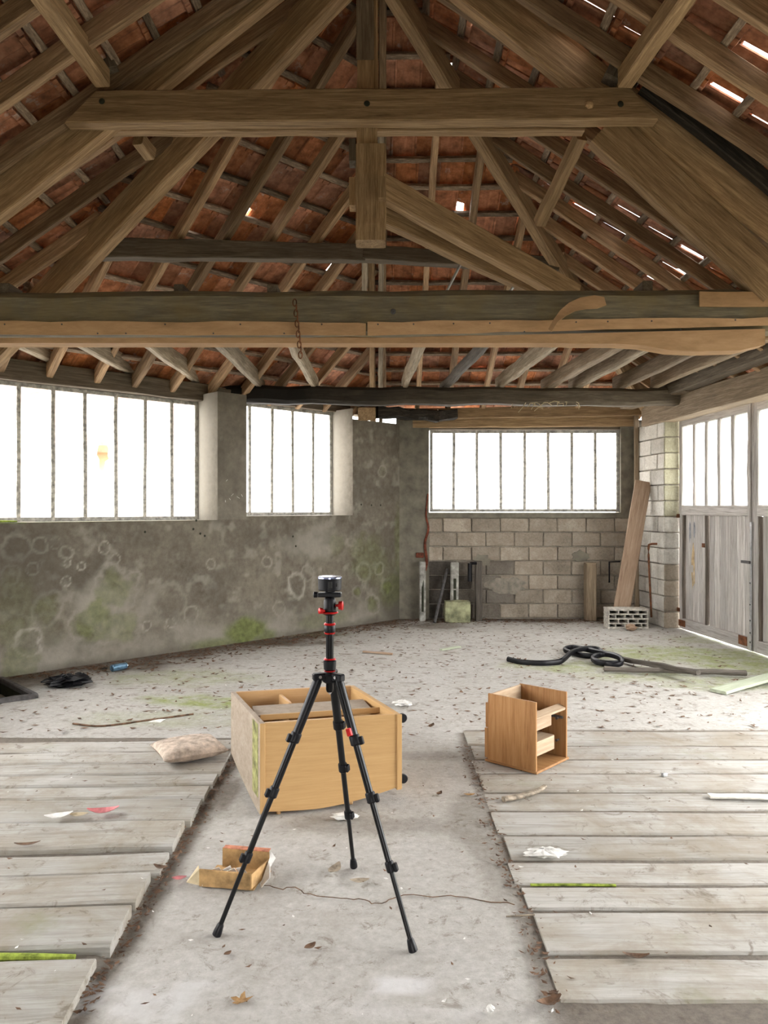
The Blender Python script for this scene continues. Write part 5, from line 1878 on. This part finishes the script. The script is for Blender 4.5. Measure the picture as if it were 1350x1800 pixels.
def stone(name, label, c_, size, mat, rough=.05, cat='stone'):
    nn = 10
    vs_, fs = [], []
    idx = {}
    from itertools import product
    for f_ in range(6):
        o_ = len(vs_)
        for j in range(nn + 1):
            for i in range(nn + 1):
                s, t = i / nn * 2 - 1, j / nn * 2 - 1
                q = [(s, t, 1), (t, s, -1), (1, s, t), (-1, t, s), (t, 1, s), (s, -1, t)][f_]
                v = V(q)
                v = v * .80 + v.normalized() * .26
                n_ = float(fbm(np.array([v.x * 1.7 + v.z]), np.array([v.y * 1.7 + v.z * .6 + 3]))[0] - .5) * rough * 6
                v = v * (1 + n_ * .5)
                vs_.append((v.x * size[0] / 2, v.y * size[1] / 2, (v.z + 1) * size[2] / 2))
        for j in range(nn):
            for i in range(nn):
                a = o_ + j * (nn + 1) + i
                fs.append((a, a + 1, a + nn + 2, a + nn + 1))
    me = mesh(name, vs_, fs, True)
    o = link(name, me, None, mat, Matrix.Translation(V(c_)))
    return tag(o, label, cat)


stone('mossy_stone', 'squarish green mossy stone block by the back wall posts', (p.x, p.y + .13, 0), (.345, .26, .285), 'mossstone', .035)
# leaning board
a, b_ = W(1092, 1076, 10.12), W(1131, 846, 10.30)
d = b_ - a
tag(timber('leaning_board', V((a.x, a.y, max(a.z, .02))), b_, .215, .03, 'leanplank', up=V((-.05, -1, .1)), seg=8, wob=.003), 'long brown board leaning against the block pier', 'board')
# hollow block
hb0, hb1 = FL(1067, 1105), FL(1141, 1106)
hb = empty('hollow_block', hb0, 'pale perforated hollow block below the leaning board', 'block')
hw, hd, hhh = .52, .22, .255
yb = hb0.y - .02
for q, zz in enumerate((.012, .068, .127, .186, .243)):
    slab('web', V((hb0.x + hw / 2 + .01, yb + hd / 2, zz)), (1, 0, 0), (0, 0, 1), (hw, hd, .016 if 0 < q < 4 else .024), 'hollow', hb, k=.003, wob=.002)
for r_, (z0_, z1_) in enumerate(((.02, .06), (.076, .12), (.135, .178), (.194, .234))):
    fr_ = (0, .25, .5, .75, 1) if r_ % 2 else (0, .18, .42, .63, .85, 1)
    for f_ in fr_:
        xx = hb0.x + .02 + (hw - .022) * f_
        slab('web', V((xx, yb + hd / 2, (z0_ + z1_) / 2)), (0, 0, 1), (1, 0, 0), (z1_ - z0_ + .01, hd - .006, .015), 'hollow', hb, k=.003, wob=.002)
slab('core', V((hb0.x + hw / 2 + .01, yb + hd - .02, .125)), (1, 0, 0), (0, 0, 1), (hw - .02, .02, .22), 'dark_pit', hb)
p = FL(1106, 1107)
crumple('rubble_piece', 'tan rubble lump in front of the hollow block', 'rubble', (p.x, p.y - .06, 0), .07, .05, .04, 'leanplank', .3)
# rusty pipe on the pier
pts = [W(1155, 956, 9.95), W(1143, 957, 9.95), W(1140, 965, 9.95), W(1142, 1020, 9.95), W(1145, 1085, 9.95)]
tag(MB().tube(spline(pts, 4), .014, 8).build('rusty_pipe', 'rust', smooth=True), 'thin rusty pipe standing against the block pier', 'pipe')

# ------------------------------------------------------------------ rubber strip, poles and board on the right of the floor
def FZ(px, py, z):
    return FL(px, py, z)


hose = [FZ(893, 1159, .02), FZ(915, 1164, .02), FZ(950, 1166, .025), FZ(980, 1164, .03), FZ(992, 1158, .05), FZ(1006, 1146, .06), FZ(1030, 1140, .07), FZ(1052, 1142, .06), FZ(1058, 1150, .04),
        FZ(1035, 1153, .03), FZ(1002, 1147, .03), FZ(993, 1141, .04), FZ(1010, 1138, .05), FZ(1050, 1146, .06), FZ(1080, 1152, .07), FZ(1094, 1160, .05), FZ(1080, 1166, .04),
        FZ(1050, 1164, .04), FZ(1042, 1156, .05), FZ(1062, 1150, .07), FZ(1088, 1156, .08), FZ(1092, 1166, .05), FZ(1070, 1169, .03), FZ(1046, 1161, .03)]
tag(MB().tube(spline(hose, 6), .022, 8, 1.35, r1=.02).build('rubber_strip', 'black_rubber', smooth=True), 'coiled black rubber strip lying on the concrete floor', 'strip')
a, b_ = FZ(1062, 1176, .035), FZ(1312, 1183, .04)
tag(timber('pole', a, b_, .06, .05, 'pole', seg=9, wob=.006, rnd=1), 'weathered grey pole lying nearest below the rubber coil', 'pole')
a, b_ = FZ(1094, 1159, .035), FZ(1228, 1182, .10)
tag(timber('pole', a, b_, .05, .045, 'pole', seg=7, wob=.006), 'thin dark batten crossing over the grey pole', 'batten')
p0_, p1_ = FZ(1262, 1215, .02), FZ(1400, 1178, .05)
tag(timber('green_board', p0_, p1_, .15, .025, 'greenboard', seg=5, wob=.003), 'pale green board on the floor at the right photo edge', 'board')
p = FZ(1345, 1160, 0)
for q in range(3):
    pass

# ------------------------------------------------------------------ litter of leaves and crumbs: countless
def litter(name, label, mat, nn, sampler, smin, smax):
    mb = MB()
    for _ in range(nn):
        x, y, z = sampler()
        s = random.uniform(smin, smax) * (0.45 if y < 5.2 and smax > .02 else 1)
        a = random.uniform(0, 6.28)
        dx, dy = math.cos(a) * s, math.sin(a) * s
        wx, wy = -math.sin(a) * s * random.uniform(.25, .6), math.cos(a) * s * random.uniform(.25, .6)
        z += .004
        c_ = random.uniform(.0, .5) * s
        vs_ = [(x - dx, y - dy, z + c_ * .5), (x - wx, y - wy, z), (x + dx, y + dy, z + c_), (x + wx, y + wy, z + c_ * .3), (x, y, z + s * .15)]
        mb.add(vs_, [(0, 1, 4), (1, 2, 4), (2, 3, 4), (3, 0, 4)])
    o = mb.build(name, mat)
    return tag(o, label, 'litter', kind='stuff')


def room_ok(x, y):
    if y > BACK_Y - .06 or (y - x) > 10.42 or x < -3.45 or x > 3.6: return False
    hx = [p.x for p in HATCH]
    if x < -2.82 and 6.0 < y < 6.95: return False
    q, w_ = (V((x, y, 0)) - A0).dot(cx), (V((x, y, 0)) - A0).dot(cy_)
    if -.02 < q < CW + .02 and -.02 < w_ < CD + .02: return False
    return True


def s_all():
    while True:
        x, y = random.uniform(-3.4, 3.6), random.uniform(2.3, 10.6)
        if room_ok(x, y) and random.random() < (.28 if y < 5.2 else 1.0): return x, y, (.045 if (x < -.95 and y < 5.05) else (.008 if y < 5.35 else 0.002))


def s_wall():
    while True:
        if random.random() < .72:
            u, dd_ = random.uniform(0, 5.2), abs(random.gauss(0, .28)) + .07
            p = LWP(u, 0) - LN * dd_
        else:
            p = V((random.uniform(.3, 3.5), BACK_Y - .08 - abs(random.gauss(0, .2)), 0))
        if room_ok(p.x, p.y): return p.x, p.y, .002


def s_edge():
    y = random.uniform(2.35, 5.0)
    if random.random() < .62: return -.925 + random.gauss(0, .018), y, .002
    return .53 + random.gauss(0, .025), y, .002


litter('leaf_litter', 'scattered brown leaf crumbs over the rear concrete floor', 'leaf_dark', 1700, s_all, .008, .036)
litter('leaf_debris', 'dark leaf debris gathered along the foot of the walls', 'leaf_dark', 1500, s_wall, .012, .045)
litter('crumb_litter', 'dry crumbs caught along the plank ends', 'leaf_dark', 900, s_edge, .004, .018)
litter('chip_litter', 'small pale chips strewn over the floor', 'white_paper', 380, s_all, .004, .014)

# ------------------------------------------------------------------ outside the windows
o = MB().add([(-60, 6.5, -.12), (60, 6.5, -.12), (60, 60, -.12), (-60, 60, -.12)], [(0, 1, 2, 3)]).build('ground', 'bounce_ground')  # pale half of the ground, toned to bounce light indoors
tag(o, 'pale gravel ground behind the barn, toned to bounce light in', 'ground', kind='structure')
o = MB().add([(-60, -60, -.12), (60, -60, -.12), (60, 6.5, -.12), (-60, 6.5, -.12)], [(0, 1, 2, 3)]).build('ground', 'dim_ground')  # unseen dark half, added to keep bounced light off the front faces
tag(o, 'unseen dark ground added before the barn to cut bounced light', 'ground', kind='structure')
hs = empty('neighbour_house', (-9.5, 24, -.1), 'ochre house with red roof glimpsed through the broken pane', 'house')
vs_ = [(-16, 22, -.1), (-6.5, 22, -.1), (-6.5, 30, -.1), (-16, 30, -.1), (-16, 22, 3.4), (-6.5, 22, 3.4), (-6.5, 30, 3.4), (-16, 30, 3.4), (-16, 26, 6), (-6.5, 26, 6)]
link('walls', mesh('walls', vs_, [(0, 1, 5, 4), (1, 2, 6, 9, 5), (2, 3, 7, 6), (3, 0, 4, 8, 7)]), hs, 'housewall')
vs_ = [(-16.5, 21.4, 3.1), (-6, 21.4, 3.1), (-6, 26, 6.1), (-16.5, 26, 6.1), (-6, 30.6, 3.1), (-16.5, 30.6, 3.1)]
vs_ += [(x, y, z + .2) for x, y, z in vs_]
link('roof', mesh('roof', vs_, [(0, 1, 2, 3), (3, 2, 4, 5), (9, 8, 7, 6), (11, 10, 8, 9), (0, 6, 7, 1), (5, 4, 10, 11), (0, 3, 9, 6), (3, 5, 11, 9), (1, 7, 8, 2), (2, 8, 10, 4)]), hs, 'houseroof')
for (x, y, r, h_, lb) in ((10.5, 16.5, 1.6, 1.9, 'tall green bush outside beyond the far door panes'), (11.0, 12.0, 1.5, 1.5, 'low green bush outside beyond the second door leaf')):
    mb = MB()
    for _ in range(900):
        v = V((random.gauss(0, 1), random.gauss(0, 1), random.gauss(0, 1))).normalized() * random.uniform(.75, 1)
        c_ = V((x + v.x * r, y + v.y * r, h_ * .5 + v.z * h_ * .5))
        t1 = V((random.gauss(0, 1), random.gauss(0, 1), random.gauss(0, 1))).normalized() * .14
        t2 = V((random.gauss(0, 1), random.gauss(0, 1), random.gauss(0, 1))).normalized() * .09
        mb.add([c_ - t1, c_ - t2, c_ + t1, c_ + t2], [(0, 1, 2, 3)])
    o = mb.build('bush', 'hedge')
    tag(o, lb, 'bush')
